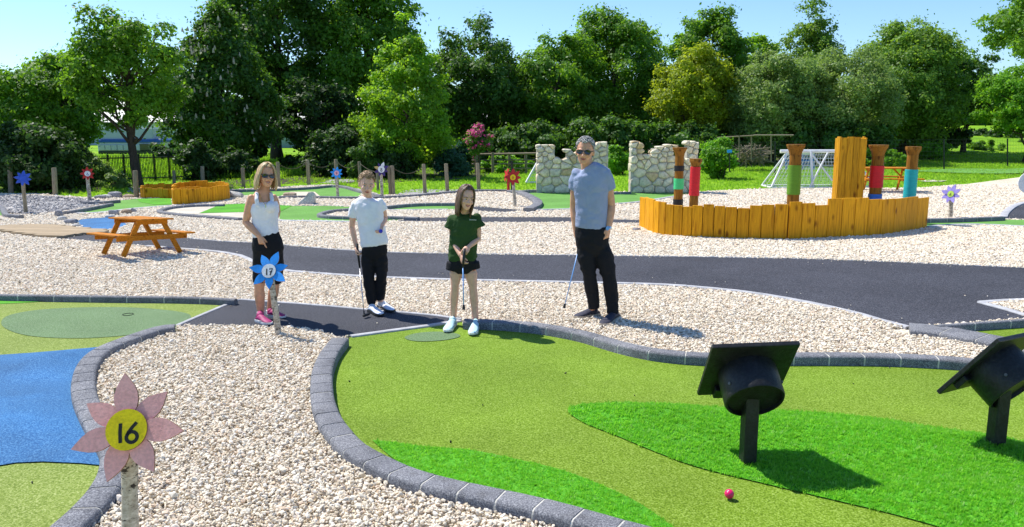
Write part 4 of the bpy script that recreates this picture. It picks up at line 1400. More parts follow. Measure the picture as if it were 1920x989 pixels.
boulder("grey flat rock third from the left by the boardwalk and pond", 132, 421, 24, 12, 'rock_g', 7)
boulder("white low rock touching the left rim of the blue pond", 143, 426, 16, 7, 'rock_w', 8)
boulder("dark blocky rock behind the blue pond above the picnic table", 212, 404, 18, 12, 'rock_g', 12, sq=.6)
boulder("white flat stone lying at the back rim of the blue pond", 205, 409, 18, 7, 'rock_w', 13)
boulder("brown rock right of the dark blocky rock behind the pond", 236, 402, 18, 11, 'rock_b', 14)
boulder("small pointed grey rock at the right end of the pond rocks", 250, 399, 12, 9, 'rock_g', 15, tilt=.5)
for i, (u, v, w_, h_, m_, lb) in enumerate(((186, 374, 18, 9, 'rock_g', "small grey rock nearest the red flower sign's post"), (198, 373, 22, 9, 'rock_w', "pale grey rock second along the row behind the far turf"),
                                   (214, 372, 26, 14, 'rock_g', "tallest bluish rock in the row behind the far turf"), (240, 372, 22, 8, 'rock_b', "rusty brown rock at the row's end beside the tree trunk"),
                                   (263, 371, 14, 10, 'rock_w', "white rock between the timber post and the darker pen"))):
    boulder(lb, u, v, w_, h_, m_, 40 + i)
boulder("dark lump of stone at the left foot of the timber boat", 1194, 434, 16, 8, 'rock_g', 60)

# ---- boardwalk
deck_poly = [(P(u, v, .05).x, P(u, v, .05).y) for u, v in [(-90, 424), (0, 423), (92, 420), (147, 427), (196, 430), (196, 436), (150, 438), (100, 446), (80, 443), (0, 432), (-90, 424.5)]]
root = thing("boardwalk", "weathered pale boardwalk of lengthwise planks at the left edge by the pond", "boardwalk", (-8.6, 15, 0))
A0, A1 = P(-60, 427, .05), P(198, 433, .05)
dirv = (A1 - A0).normalized(); nrm = Vector((-dirv.y, dirv.x, 0))
dp = np.asarray(deck_poly)
for i in range(-14, 14):
    off = i * 0.15
    runs = []
    s = -3.0
    start = None
    while s < 9:
        q = A0 + dirv * s + nrm * off
        inside = bool(in_poly(np.array([q.x]), np.array([q.y]), dp)[0])
        if inside and start is None: start = s
        if not inside and start is not None:
            runs.append((start, s)); start = None
        s += 0.05
    for s0, s1 in runs:
        if s1 - s0 < 0.3: continue
        mid = A0 + dirv * ((s0 + s1) / 2) + nrm * off
        obj("plank", MB().box((mid.x, mid.y, 0.035), (s1 - s0, 0.144, 0.05), Matrix.Rotation(math.atan2(dirv.y, dirv.x), 3, 'Z'), 0.005), M['deck'], root)

# ---- timber bollards and rope
BOL = [(21, 364, 313, 9), (104, 367, 315, 9), (256, 372, 320, 9), (327, 351, 320, 6), (381, 353, 312, 7), (457, 354, 315, 7), (523, 352, 304, 7), (579, 348, 301, 7), (632, 347, 299, 7), (676, 351, 303, 6),
       (709, 359, 320, 5), (732, 366, 312, 6), (738, 366, 311, 7), (797, 363, 308, 7), (839, 361, 307, 7), (898, 358, 306, 7)]
WHERE = ["first timber bollard from the left, before the dark shrubs", "second timber bollard from the left, right of the navy flower sign", "timber bollard standing at the foot of the tall tree trunk",
         "thin timber bollard behind the timber pens", "timber bollard above the right part of the orange plank pen", "timber bollard left of the woman's hair", "timber bollard right of the woman's face",
         "roped timber bollard midway between the woman and the blue flower sign", "timber bollard right behind the blue and pink flower sign", "timber bollard partly behind the boy's head",
         "thin dark post beside the purple flower sign's birch post", "left one of the pair of touching timber bollards", "right one of the pair of touching timber bollards",
         "timber bollard midway between the paired bollards and the girl", "timber bollard above left of the girl's head", "timber bollard above right of the girl's head"]
btop = []
for (u, v, t, w_), lb in zip(BOL, WHERE):
    p = P(u, v); tp = J(u - (v - t) * 0.05, t, p.y); r = w_ / 2 * p.y / FPX
    mb = MB().tube([(p.x, p.y, -.05), (p.x * .5 + tp.x * .5, p.y, tp.z * .5), (tp.x, p.y, tp.z - .02), (tp.x, p.y, tp.z)], [r * 1.03, r, r * .97, r * .82], 12)
    o = obj("timber_bollard", mb, M['wood_grey'], auto=40)
    tag(o, lb, "bollard", "timber bollards along the lawn edge")
    btop.append((tp, p.y, r))
M['rope'] = mat("rope", (0.10, 0.085, 0.06), 0.9, 0.2, 60)
for i, j, lb in ((6, 7, "sagging rope between the two bollards right of the woman"), (7, 8, "sagging rope ending at the bollard behind the blue flower"), (8, 9, "sagging rope from the blue flower's bollard towards the boy"), (9, 12, "sagging rope behind the purple flower sign"), (12, 13, "sagging rope right of the paired bollards")):
    a, c_ = btop[i][0] - Vector((0, 0, .06)), btop[j][0] - Vector((0, 0, .06))
    pts = [a.lerp(c_, t / 12) - Vector((0, 0, 0.20 * math.sin(math.pi * t / 12))) for t in range(13)]
    o = obj("rope", MB().tube(pts, 0.008, 6), M['rope'], smooth=True)
    tag(o, lb, "rope", "ropes between the bollards")

# ---- goals
def bar(mb, a, b_, r, n=8): mb.tube([a, b_], r, n)
def netting(parent, quad, nu, nv, r, m):
    """net of thin cords over a quad (a,b,c,d)"""
    a, b_, c_, d = [Vector(q) for q in quad]
    mb = MB()
    for i in range(nu + 1):
        t = i / nu
        p, q = a.lerp(b_, t), d.lerp(c_, t)
        mb.tube([p, p.lerp(q, .5) + Vector((0, 0, -.02)), q], r, 3, cap=False)
    for j in range(nv + 1):
        t = j / nv
        mb.tube([a.lerp(d, t), b_.lerp(c_, t)], r, 3, cap=False)
    o = obj("net", mb, m, parent); o['kind'] = 'stuff'
    return o
M['net_w'] = mat("white_net", (0.62, 0.64, 0.62), 0.8, 0.1, 10)
M['net_b'] = mat("blue_net", (0.10, 0.25, 0.55), 0.8, 0.1, 10)
M['blue_metal'] = mat("blue_metal", (0.06, 0.20, 0.50), 0.5, 0.1, 5)
Yg = P(1500, 354).y
root = thing("football_goal", "white five a side goal with crossed braces and net behind the green banded post", "goal", (P(1540, 354).x, Yg, 0))
g0, g1 = J(1446, 353, Yg), J(1640, 353, Yg)
zt = J(1500, 285, Yg).z
t0, t1 = Vector((J(1486, 300, Yg).x, Yg + .5, zt)), Vector((J(1606, 300, Yg).x, Yg + .5, zt))
B = [Vector((g0.x, Yg, .03)), Vector((g1.x, Yg, .03)), Vector((g1.x, Yg + 1.0, .03)), Vector((g0.x, Yg + 1.0, .03))]
def part_bar(name, a, b_, r=0.035, m='white_metal', par=None): return obj(name, MB().tube([a, b_], r, 10), M[m], par or root, smooth=False, auto=50)
part_bar("base_bar", B[0], B[1]); part_bar("base_bar", B[3], B[2]); part_bar("base_bar", B[0], B[3]); part_bar("base_bar", B[1], B[2])
part_bar("crossbar", t0 - Vector((.25, 0, 0)), t1 + Vector((.25, 0, 0)), 0.06)
part_bar("end_post", B[0], t0); part_bar("end_post", B[1], t1); part_bar("end_post", B[3], t0); part_bar("end_post", B[2], t1)
xm = J(1529, 300, Yg).x
part_bar("centre_post", Vector((xm, Yg + .1, .03)), Vector((xm, Yg + .45, zt)), .045)
xa, xb = J(1558, 300, Yg).x, J(1522, 300, Yg).x
part_bar("brace", Vector((xa, Yg + .3, zt * .97)), Vector((xb, Yg + .05, .03)), .03)
part_bar("brace", Vector((xm, Yg + .42, zt * .95)), Vector((J(1562, 341, Yg).x, Yg + .05, .25)), .03)
netting(root, (B[0] + Vector((0, .03, 0)), B[1] + Vector((0, .03, 0)), t1, t0), 26, 10, .006, M['net_w'])
netting(root, (B[3], B[2], t1, t0), 26, 10, .006, M['net_w'])
root = thing("football_goal", "slanting end of a white goal showing left of the first ruin", "goal", P(990, 345))
Y2 = P(986, 345).y
a = P(986, 345); a.z = .04
part_bar("end_post", a, J(1010, 300, Y2 + .6)); part_bar("base_bar", a, Vector((J(1020, 343, Y2).x, Y2 + .3, .04)))
b2 = Vector((J(1035, 300, Y2).x, Y2 + .8, J(1010, 290, Y2).z)); part_bar("crossbar", J(1010, 300, Y2 + .6), b2)
netting(root, (a, Vector((J(1020, 343, Y2).x, Y2 + .3, .04)), b2, J(1010, 300, Y2 + .6)), 8, 8, .006, M['net_w'])
root = thing("football_goal", "small blue framed goal with blue net beyond the white goal", "goal", (J(1500, 315, 33).x, 33, gz(10, 33)))
q = [J(u, v, 33) for u, v in ((1474, 318), (1526, 318), (1526, 288), (1474, 288))]
part_bar("end_post", q[0], q[3], .04, 'blue_metal'); part_bar("end_post", q[1], q[2], .04, 'blue_metal'); part_bar("crossbar", q[3], q[2], .05, 'white_metal')
part_bar("centre_post", J(1505, 318, 33), J(1505, 288, 33), .04, 'blue_metal'); part_bar("middle_bar", J(1474, 302, 33), J(1526, 302, 33), .03, 'blue_metal')
netting(root, q, 12, 8, .008, M['net_b'])

# ---- bar frame (climbing pole) behind the bush
root = thing("pole_frame", "weathered horizontal pole carried on thin uprights behind the bright bush", "pole frame", J(1416, 303, 36))
part_bar("rail", J(1345, 258.5, 37), J(1415, 254.5, 36), .03, 'wood_grey'); part_bar("rail", J(1413, 254, 36), J(1488, 254, 35.5), .035, 'wood_grey')
for u, v in ((1386, 303), (1409, 300), (1446, 303)):
    part_bar("upright", J(u, v, 36.2), J(u, 255, 36.2), .03, 'wood_grey')

# ---- thin metal posts with wire mesh at the right
M['green_metal'] = mat("dark_green_metal", (0.012, 0.02, 0.016), 0.5, 0.1, 5)
root = thing("mesh_fence", "thin dark wire mesh fence on black posts across the right lawn", "fence", J(1770, 320, 38))
FP = [(1359, 327, 270, 34.0), (1453, 326, 266, 34.5), (1611, 322, 264, 36), (1770, 320, 262, 38), (1889, 312, 260, 41), (2010, 305, 255, 44)]
ft = []
for u, v, t, Yf in FP:
    a, c_ = J(u, v, Yf), J(u, t, Yf)
    a.z = min(a.z, gz(a.x, a.y))
    part_bar("post", a, c_, .035, 'green_metal'); ft.append((a, c_))
for (a, b_), (c_, d) in zip(ft, ft[1:]):
    mb = MB()
    for j in range(9):
        mb.tube([a.lerp(b_, j / 8), c_.lerp(d, j / 8)], .004, 3, cap=False)
    for i in range(1, 24):
        mb.tube([a.lerp(c_, i / 24), b_.lerp(d, i / 24)], .003, 3, cap=False)
    o = obj("wire_mesh", mb, M['green_metal'], root); o['kind'] = 'stuff'

# small blue sign in the bush
root = thing("small_sign", "small blue rectangular notice on a thin stake before the bright bush", "sign", J(1368, 325, 30))
part_bar("stake", J(1368, 323, 30), J(1368, 282, 30), .02, 'green_metal')
bp = J(1368, 284, 29.95)
obj("plate", MB().box(bp, (0.18, 0.015, 0.11)), M['petal_blue'], root)

# ---- grey rail fence behind the girl
root = thing("rail_fence", "weathered horizontal rail fence in the ivy left of the first ruin", "fence", J(950, 330, 34))
for i, (v0, v1) in enumerate(((290, 288), (301, 300), (308, 307), (317, 316))):
    part_bar("rail", J(885, v0, 36), J(1012, v1, 34), .05 if i == 0 else .03, 'wood_grey')
for u in (893, 924, 955, 986, 1010):
    part_bar("post", J(u, 330, 35), J(u, 286, 35), .06, 'wood_grey')
o = obj("timber_post", MB().tube([P(960, 358), J(960, 303, P(960, 358).y)], 0.035, 8), M['black_paint']); tag(o, "thin dark metal post between the red flower signs and the rail fence", "post")

# ---- dark railings at the left
root = thing("railings", "dark vertical bar railings before the sunlit grass at the left", "fence", P(265, 345))
Ya, Yb = 29.0, 31.0
r0, r1 = J(176, 347, Ya), J(352, 347, Yb)
nb_ = 62
proto = None
for i in range(nb_ + 1):
    t = i / nb_
    p = r0.lerp(r1, t)
    big = i % 10 == 0
    me_key = "big" if big else "thin"
    if proto is None: proto = {}
    hgt = 0.98
    if me_key not in proto:
        me = MB().box((0, 0, hgt / 2), (0.05 if big else 0.018, 0.05 if big else 0.018, hgt + (0.06 if big else 0))).mesh("bar")
        me.materials.append(M['green_metal']); proto[me_key] = me
    o = bpy.data.objects.new("fence_post" if big else "railing_bar", proto[me_key]); put(o, root)
    o.matrix_parent_inverse = Matrix.Identity(4); o.location = Vector((p.x, p.y, 0)) - root.location
for z in (0.12, 0.88):
    part_bar("rail", Vector((r0.x, r0.y, z)), Vector((r1.x, r1.y, z)), .022, 'green_metal')

# ---- brushwood pile
root = thing("brushwood_pile", "heap of cut grey branches under the trees behind the bright bush", "brushwood", J(1408, 300, 37.5))
rb = random.Random(4)
mb = MB()
for i in range(120):
    p = J(rb.uniform(1388, 1430), rb.uniform(280, 301), 37.5 + rb.uniform(-.6, .8)); a = rb.uniform(0, 3.1)
    L_ = rb.uniform(.25, .8)
    d = Vector((math.cos(a) * L_, rb.uniform(-.3, .3), math.sin(a) * L_ * .5))
    mb.tube([p - d, p + d * .2 + Vector((0, 0, .05)), p + d], rb.uniform(.012, .035), 5)
o = obj("branch", mb, M['wood_grey'], root); o['kind'] = 'stuff'

# ---- lorry and buildings behind the trees
M['clad'] = mat("pale_cladding", (0.50, 0.55, 0.60), 0.6, 0.08, 0.6)
M['clad_teal'] = mat("teal_cladding", (0.28, 0.38, 0.38), 0.6, 0.08, 0.6)
M['roof_w'] = mat("white_roof", (0.72, 0.70, 0.62), 0.6, 0.08, 0.6)
M['lorry_w'] = mat("lorry_white", (0.50, 0.55, 0.62), 0.4, 0.06, 1)
M['lorry_b'] = mat("lorry_blue", (0.02, 0.10, 0.45), 0.4, 0.06, 1)
M['glass_d'] = mat("dark_glass", (0.02, 0.03, 0.05), 0.08, 0.2, 1, 0, 1, 0, 0, (1, 1, 1), 0, 0.8)
M['tyre'] = mat("tyre", (0.02, 0.02, 0.02), 0.85, 0.2, 10)
def shed(label, x0, x1, top, bot, Y, D, m, roofh, doors=()):
    a, b_ = J(x0, bot, Y), J(x1, bot, Y)
    zt, zb = J((x0 + x1) / 2, top, Y).z, min(a.z, 0) - .3
    root = thing("industrial_shed", label, "building", ((a.x + b_.x) / 2, Y, 0))
    n = max(4, int((b_.x - a.x) / 0.9))
    obj("wall", MB().box(((a.x + b_.x) / 2, Y + D / 2, (zt + zb) / 2), (b_.x - a.x, D, zt - zb)), m, root)
    for i in range(n):
        x = a.x + (b_.x - a.x) * (i + .5) / n
        obj("cladding_panel", MB().box((x, Y - .03, (zt + zb) / 2), ((b_.x - a.x) / n - .06, .06, zt - zb - .04)), m, root)
    xc, W = (a.x + b_.x) / 2, (b_.x - a.x) / 2 + .3
    mb = MB().add([(xc - W, Y - .3, zt), (xc + W, Y - .3, zt), (xc + W, Y + D / 2, zt + roofh), (xc - W, Y + D / 2, zt + roofh), (xc - W, Y + D + .3, zt), (xc + W, Y + D + .3, zt),
                   (xc - W, Y - .3, zt + .12), (xc + W, Y - .3, zt + .12), (xc + W, Y + D / 2, zt + roofh + .12), (xc - W, Y + D / 2, zt + roofh + .12), (xc - W, Y + D + .3, zt + .12), (xc + W, Y + D + .3, zt + .12)],
                  [(6, 7, 8, 9), (9, 8, 11, 10), (0, 1, 7, 6), (4, 10, 11, 5), (0, 6, 9, 3), (3, 9, 10, 4), (1, 2, 8, 7), (2, 5, 11, 8), (0, 3, 2, 1), (3, 4, 5, 2)])
    obj("roof", mb, M['roof_w'], root)
    for (u0, u1, v0) in doors:
        p, q = J(u0, bot, Y - .08), J(u1, bot, Y - .08)
        zz = J(u0, v0, Y).z
        obj("door", MB().box(((p.x + q.x) / 2, Y - .09, (zz + zb) / 2), (q.x - p.x, .05, zz - zb)), M['glass_d'], root)
    return root
shed("long pale industrial shed glimpsed behind the lorry at the left", 150, 420, 232, 300, 72, 16, M['clad'], 2.0)
shed("teal grey shed with white roof seen between the dark trees", 500, 660, 252, 300, 66, 14, M['clad_teal'], 3.0)
shed("grey shed with a cream roof behind the flowering tree", 800, 905, 254, 300, 64, 12, M['clad_teal'], 2.6, doors=((838, 846, 257),))
Yl = 52
root = thing("parked_lorry", "long white and blue lorry parked behind the railings", "lorry", J(245, 305, Yl))
def lbox(name, u0, u1, v0, v1, m, dy=0.0, D=2.5, par=None, bev=.04):
    a, b_ = J(u0, v1, Yl + dy), J(u1, v0, Yl + dy)
    return obj(name, MB().box(((a.x + b_.x) / 2, Yl + dy + D / 2, (a.z + b_.z) / 2), (b_.x - a.x, D, b_.z - a.z), None, bev), m, par or root)
lbox("box_body", 184, 303, 264, 290, M['lorry_w'])
lbox("roof_stripe", 184, 303, 262, 268, M['lorry_b'], -.04, 2.58)
lbox("upper_body", 186, 286, 240, 262.3, M['lorry_w'], .1, 2.3)
for i in range(7):
    lbox("side_panel", 186 + i * 11.5, 195.5 + i * 11.5, 272, 282, M['lorry_w'], -.07, .08, bev=.01)
lbox("skirt", 184, 303, 283, 290, M['glass_d'], -.05, 2.6)
lbox("side_guard", 190, 246, 291, 294, M['lorry_w'], -.02, .06, bev=.01)
lbox("cab_window", 262, 302, 270, 283, M['glass_d'], -.08, .1, bev=.02)
for u in (200, 215, 262, 290):
    c_ = J(u, 300, Yl)
    w_ = obj("wheel", MB().tube([c_ + Vector((0, -.05, 0)), c_ + Vector((0, .25, 0))], 0.30, 16), M['tyre'], root, auto=40)
# street lamp and no-entry sign
root = thing("street_lamp", "pale grey street lamp column before the cream roofed shed", "street lamp", J(852, 280, 56))
part_bar("column", J(852, 282, 56), J(852, 170, 56), .10, 'roof_w'); part_bar("lower_sleeve", J(852, 282, 56), J(852, 272, 56), .18, 'roof_w')
part_bar("arm", J(852, 170, 56), J(864, 166, 56), .06, 'roof_w'); o = obj("lamp_head", MB().box(J(866, 166, 56), (.7, .25, .14), None, .04), M['roof_w'], root)
root = thing("road_sign", "round red no entry sign with a white bar beside the flowering tree", "sign", J(868, 275, 52))
part_bar("pole", J(868, 275, 52), J(868, 249, 52), .04, 'roof_w')
fr = frame(J(868, 252, 51.9), (1, 0, 0), (0, 0, 1))
dd = obj("disc", MB().prism(circ(.16), fr, .02), M['petal_red'], root)
obj("bar", MB().prism([(-.11, -.025), (.11, -.025), (.11, .025), (-.11, .025)], fr @ Matrix.Translation((0, 0, .014)), .006), M['disc_white'], dd)
# ================================================================== PEOPLE
def skin_mat(name, col):
    m, nt, b = new_mat(name)
    co = coords(nt)
    f = noise_fac(nt, co, 25, 3)
    c = ramp(nt, f, [(0.3, tuple(q * .88 for q in col)), (0.7, tuple(min(1, q * 1.1) for q in col))])
    nt.links.new(c, b.inputs['Base Color'])
    b.inputs['Roughness'].default_value = 0.5
    b.inputs['Subsurface Weight'].default_value = 0.12
    b.inputs['Subsurface Radius'].default_value = (0.02, 0.008, 0.004)
    return m
def cloth_mat(name, col, rough=0.9, sheen=0.2, fs=500, var=0.06):
    m, nt, b = new_mat(name)
    co = coords(nt)
    f = noise_fac(nt, co, 10, 3)
    c = ramp(nt, f, [(0.3, tuple(q * (1 - var) for q in col)), (0.7, tuple(min(1, q * (1 + var)) for q in col))])
    nt.links.new(c, b.inputs['Base Color'])
    b.inputs['Roughness'].default_value = rough
    b.inputs['Specular IOR Level'].default_value = 0.2
    bump(nt, b, noise_fac(nt, co, 28, 3, 0.5, 1.0), 0.35, 0.02)
    return m
M['skin_m'] = skin_mat("skin_tanned", (0.68, 0.34, 0.20)); M['skin_w'] = skin_mat("skin_warm", (0.70, 0.35, 0.20))
M['skin_b'] = skin_mat("skin_fair", (0.76, 0.44, 0.31)); M['skin_g'] = skin_mat("skin_fair_warm", (0.75, 0.42, 0.29))
M['tee_blue'] = cloth_mat("tee_grey_blue", (0.30, 0.35, 0.50)); M['tee_white'] = cloth_mat("tee_white", (0.86, 0.86, 0.90)); M['tee_green'] = cloth_mat("tee_green", (0.035, 0.075, 0.022))
M['vest'] = cloth_mat("vest_white", (0.85, 0.83, 0.88)); M['black_cloth'] = cloth_mat("black_cloth", (0.012, 0.012, 0.015), 0.8)
M['lens'] = mat("dark_lens", (0.01, 0.008, 0.008), 0.08, 0.1, 5, 0, 1, 0, 0, (1, 1, 1), 0, 0.8)
M['sole_w'] = mat("sole_white", (0.72, 0.72, 0.70), 0.6, 0.05, 30); M['sole_t'] = mat("sole_tan", (0.42, 0.36, 0.28), 0.7, 0.1, 30); M['sole_k'] = mat("sole_black", (0.02, 0.02, 0.02), 0.6, 0.1, 30)
M['shoe_navy'] = mat("shoe_navy", (0.035, 0.035, 0.055), 0.7, 0.3, 40, 0.2, 200, 0.3); M['shoe_white'] = mat("shoe_white", (0.70, 0.74, 0.82), 0.6, 0.1, 30); M['shoe_aqua'] = mat("shoe_aqua", (0.52, 0.74, 0.76), 0.6, 0.15, 30); M['shoe_pink'] = mat("shoe_pink", (0.36, 0.03, 0.14), 0.6, 0.2, 30)
M['lip'] = mat("lips", (0.42, 0.10, 0.09), 0.4, 0.1, 30); M['teeth'] = mat("teeth", (0.78, 0.76, 0.70), 0.3, 0.05, 30); M['eye_w'] = mat("eye_white", (0.6, 0.58, 0.55), 0.2, 0.05, 30); M['iris'] = mat("iris", (0.03, 0.025, 0.02), 0.1, 0.1, 30)
M['steel'] = mat("steel", (0.6, 0.6, 0.62), 0.25, 0.05, 10, metal=1.0); M['shaft_blue'] = mat("shaft_blue", (0.20, 0.42, 0.80), 0.3, 0.05, 10)
M['gold'] = mat("gold_chain", (0.5, 0.33, 0.12), 0.35, 0.1, 10, metal=0.8)
def hair_mat(name, a, b_):
    m, nt, b = new_mat(name)
    co = coords(nt, (60, 60, 9))
    f = noise_fac(nt, co, 1.0, 3)
    nt.links.new(ramp(nt, f, [(0.35, a), (0.65, b_)]), b.inputs['Base Color'])
    b.inputs['Roughness'].default_value = 0.45
    bump(nt, b, f, 0.5, 0.01)
    return m
M['hair_grey'] = hair_mat("hair_grey", (0.16, 0.155, 0.15), (0.60, 0.58, 0.56)); M['hair_blonde'] = hair_mat("hair_blonde", (0.30, 0.17, 0.06), (0.78, 0.56, 0.28))
M['hair_sandy'] = hair_mat("hair_sandy", (0.17, 0.10, 0.045), (0.48, 0.31, 0.15)); M['hair_brown'] = hair_mat("hair_brown", (0.055, 0.028, 0.014), (0.20, 0.11, 0.055))

def fuse(mb, voxel, smooth=3, wrinkle=0.0, seed=0, wf=9.0):
    """weld overlapping forms into one continuous surface"""
    me = mb.mesh("tmp")
    o = bpy.data.objects.new("tmp", me)
    COL.objects.link(o)
    md = o.modifiers.new("r", 'REMESH'); md.mode = 'VOXEL'; md.voxel_size = voxel
    if smooth:
        s = o.modifiers.new("s", 'SMOOTH'); s.iterations = smooth; s.factor = 0.5
    dg = bpy.context.evaluated_depsgraph_get()
    out = bpy.data.meshes.new_from_object(o.evaluated_get(dg))
    bpy.data.objects.remove(o)
    if wrinkle:
        n = len(out.vertices)
        co = np.empty(n * 3, np.float32); out.vertices.foreach_get("co", co); co = co.reshape(-1, 3)
        nr = np.array([v.normal[:] for v in out.vertices], np.float32)
        off = Vector((seed * 3.1, seed * 1.7, 0))
        h = np.array([noise.noise(Vector((p[0] * wf, p[1] * wf, p[2] * wf * 1.5 + 2.0 * noise.noise(Vector(p) * 6))) + off) + .5 * noise.noise(Vector(p) * wf * 2.3 + off) for p in co.tolist()], np.float32)
        co += nr * (h * wrinkle)[:, None]
        out.vertices.foreach_set("co", co.ravel())
    out.polygons.foreach_set("use_smooth", [True] * len(out.polygons))
    out.update()
    return out

def head_forms(mb, C, H, Rm, neck=None, wide=1.0):
    """skull, jaw, nose, brow, cheeks and ears; C = centre of the head, Rm = its turn"""
    T = lambda x, y, z: C + Rm @ (Vector((x * wide, y, z - H * 0.5)) * 1.0)
    k = H / 0.235
    rows = [(0.0, .018, -.066, .016), (.05, .032, -.056, .032), (.13, .045, -.040, .052), (.25, .057, -.020, .074), (.40, .066, -.006, .087), (.52, .071, .002, .094),
            (.66, .074, .006, .097), (.79, .069, .009, .090), (.89, .056, .010, .072), (.96, .035, .010, .046), (1.0, .012, .010, .016)]
    n = 20
    vs, fs = [], []
    for t, w, cy, d in rows:
        for j in range(n):
            a = 2 * math.pi * j / n
            vs.append(T(math.cos(a) * w * k, (cy + math.sin(a) * d) * k, t * H))
    for i in range(len(rows) - 1):
        for j in range(n):
            fs.append((i * n + j, i * n + (j + 1) % n, (i + 1) * n + (j + 1) % n, (i + 1) * n + j))
    fs += [tuple(range(n - 1, -1, -1)), tuple((len(rows) - 1) * n + j for j in range(n))]
    mb.add(vs, fs)
    mb.tube([T(0, -.086 * k, .50 * H), T(0, -.104 * k, .40 * H), T(0, -.113 * k, .335 * H), T(0, -.096 * k, .305 * H)], [.007 * k, .010 * k, .014 * k, .010 * k], 8)
    for s in (-1, 1):
        mb.ball(T(s * .012 * k, -.098 * k, .325 * H), .0085 * k, 8, 6)
        mb.ball(T(s * .076 * k, .008 * k, .44 * H), (.010 * k, .017 * k, .029 * k), 10, 8, Rm)
        mb.ball(T(s * .036 * k, -.070 * k, .34 * H), (.024 * k, .018 * k, .022 * k), 10, 8, Rm)
        mb.tube([T(s * .012 * k, -.091 * k, .535 * H), T(s * .034 * k, -.088 * k, .555 * H), T(s * .054 * k, -.072 * k, .535 * H)], .007 * k, 6)
    mb.ball(T(0, -.084 * k, .20 * H), (.024 * k, .012 * k, .012 * k), 10, 8, Rm)
    mb.ball(T(0, -.078 * k, .07 * H), (.018 * k, .014 * k, .014 * k), 10, 8, Rm)
    return T, k

def face_parts(root, T, k, H, Rm, smile=1.0, glasses=True, brow='hair_brown', teeth=True):
    # lips as a curved ribbon, teeth between them
    up_, lo = [], []
    for i in range(9):
        t = (i - 4) / 4
        x = t * .024 * k
        y = -(.0955 - .010 * t * t) * k
        zc = (.205 + .035 * smile * t * t) * H
        up_.append(T(x, y, zc + .012 * H * (1 - t * t))); lo.append(T(x, y + .001, zc - (.018 + .016 * smile) * H * (1 - t * t)))
    mb = MB(); mb.tube(up_, [.0022 * k + .0016 * k * (1 - abs(i - 4) / 4) for i in range(9)], 6); mb.tube(lo, [.0022 * k + .0024 * k * (1 - abs(i - 4) / 4) for i in range(9)], 6)
    mouth = obj("mouth", mb, M['lip'], root, smooth=True)
    mb = MB(); mb.add(up_ + lo, [(i, i + 1, 10 + i, 9 + i) for i in range(8)])
    obj("teeth", mb, M['teeth'] if teeth else M['iris'], mouth)
    if glasses:
        fr_ = MB()
        fr_.tube([T(s_ * .070 * k, yy * k, .515 * H) for s_, yy in ((-1.06, .01), (-1.02, -.055), (-.75, -.088), (-.3, -.104), (.3, -.104), (.75, -.088), (1.02, -.055), (1.06, .01))], .0034 * k, 6)
        g_ = obj("sunglasses", fr_, M['black_paint'], root)
        for s_ in (-1, 1):
            pts = []
            for a in range(16):
                an = 2 * math.pi * a / 16
                x = s_ * (.035 + .030 * math.cos(an) * 1.0); z = .022 * math.sin(an) - .006
                pts.append(T(x * k, -(.106 - 4.2 * (abs(x)) ** 2) * k, .50 * H + z * k))
            back = [p + Rm @ Vector((0, .006, 0)) for p in pts]
            obj("lens", MB().add(pts + back, [tuple(range(16)), tuple(range(31, 15, -1))] + [(i, (i + 1) % 16, 16 + (i + 1) % 16, 16 + i) for i in range(16)]), M['lens'], g_)
    else:
        for s_ in (-1, 1):
            e = obj("eye", MB().ball(T(s_ * .031 * k, -.0800 * k, .475 * H), (.0135 * k, .011 * k, .0075 * k), 12, 8, Rm), M['eye_w'], root, smooth=True)
            obj("iris", MB().ball(T(s_ * .031 * k + .002, -.0885 * k, .473 * H), (.0062 * k, .004 * k, .0062 * k), 10, 6, Rm), M['iris'], e, smooth=True)
            obj("eyebrow", MB().tube([T(s_ * .014 * k, -.0965 * k, .545 * H), T(s_ * .034 * k, -.094 * k, .568 * H), T(s_ * .054 * k, -.078 * k, .545 * H)], [.003 * k, .0035 * k, .002 * k], 6), M[brow], root)

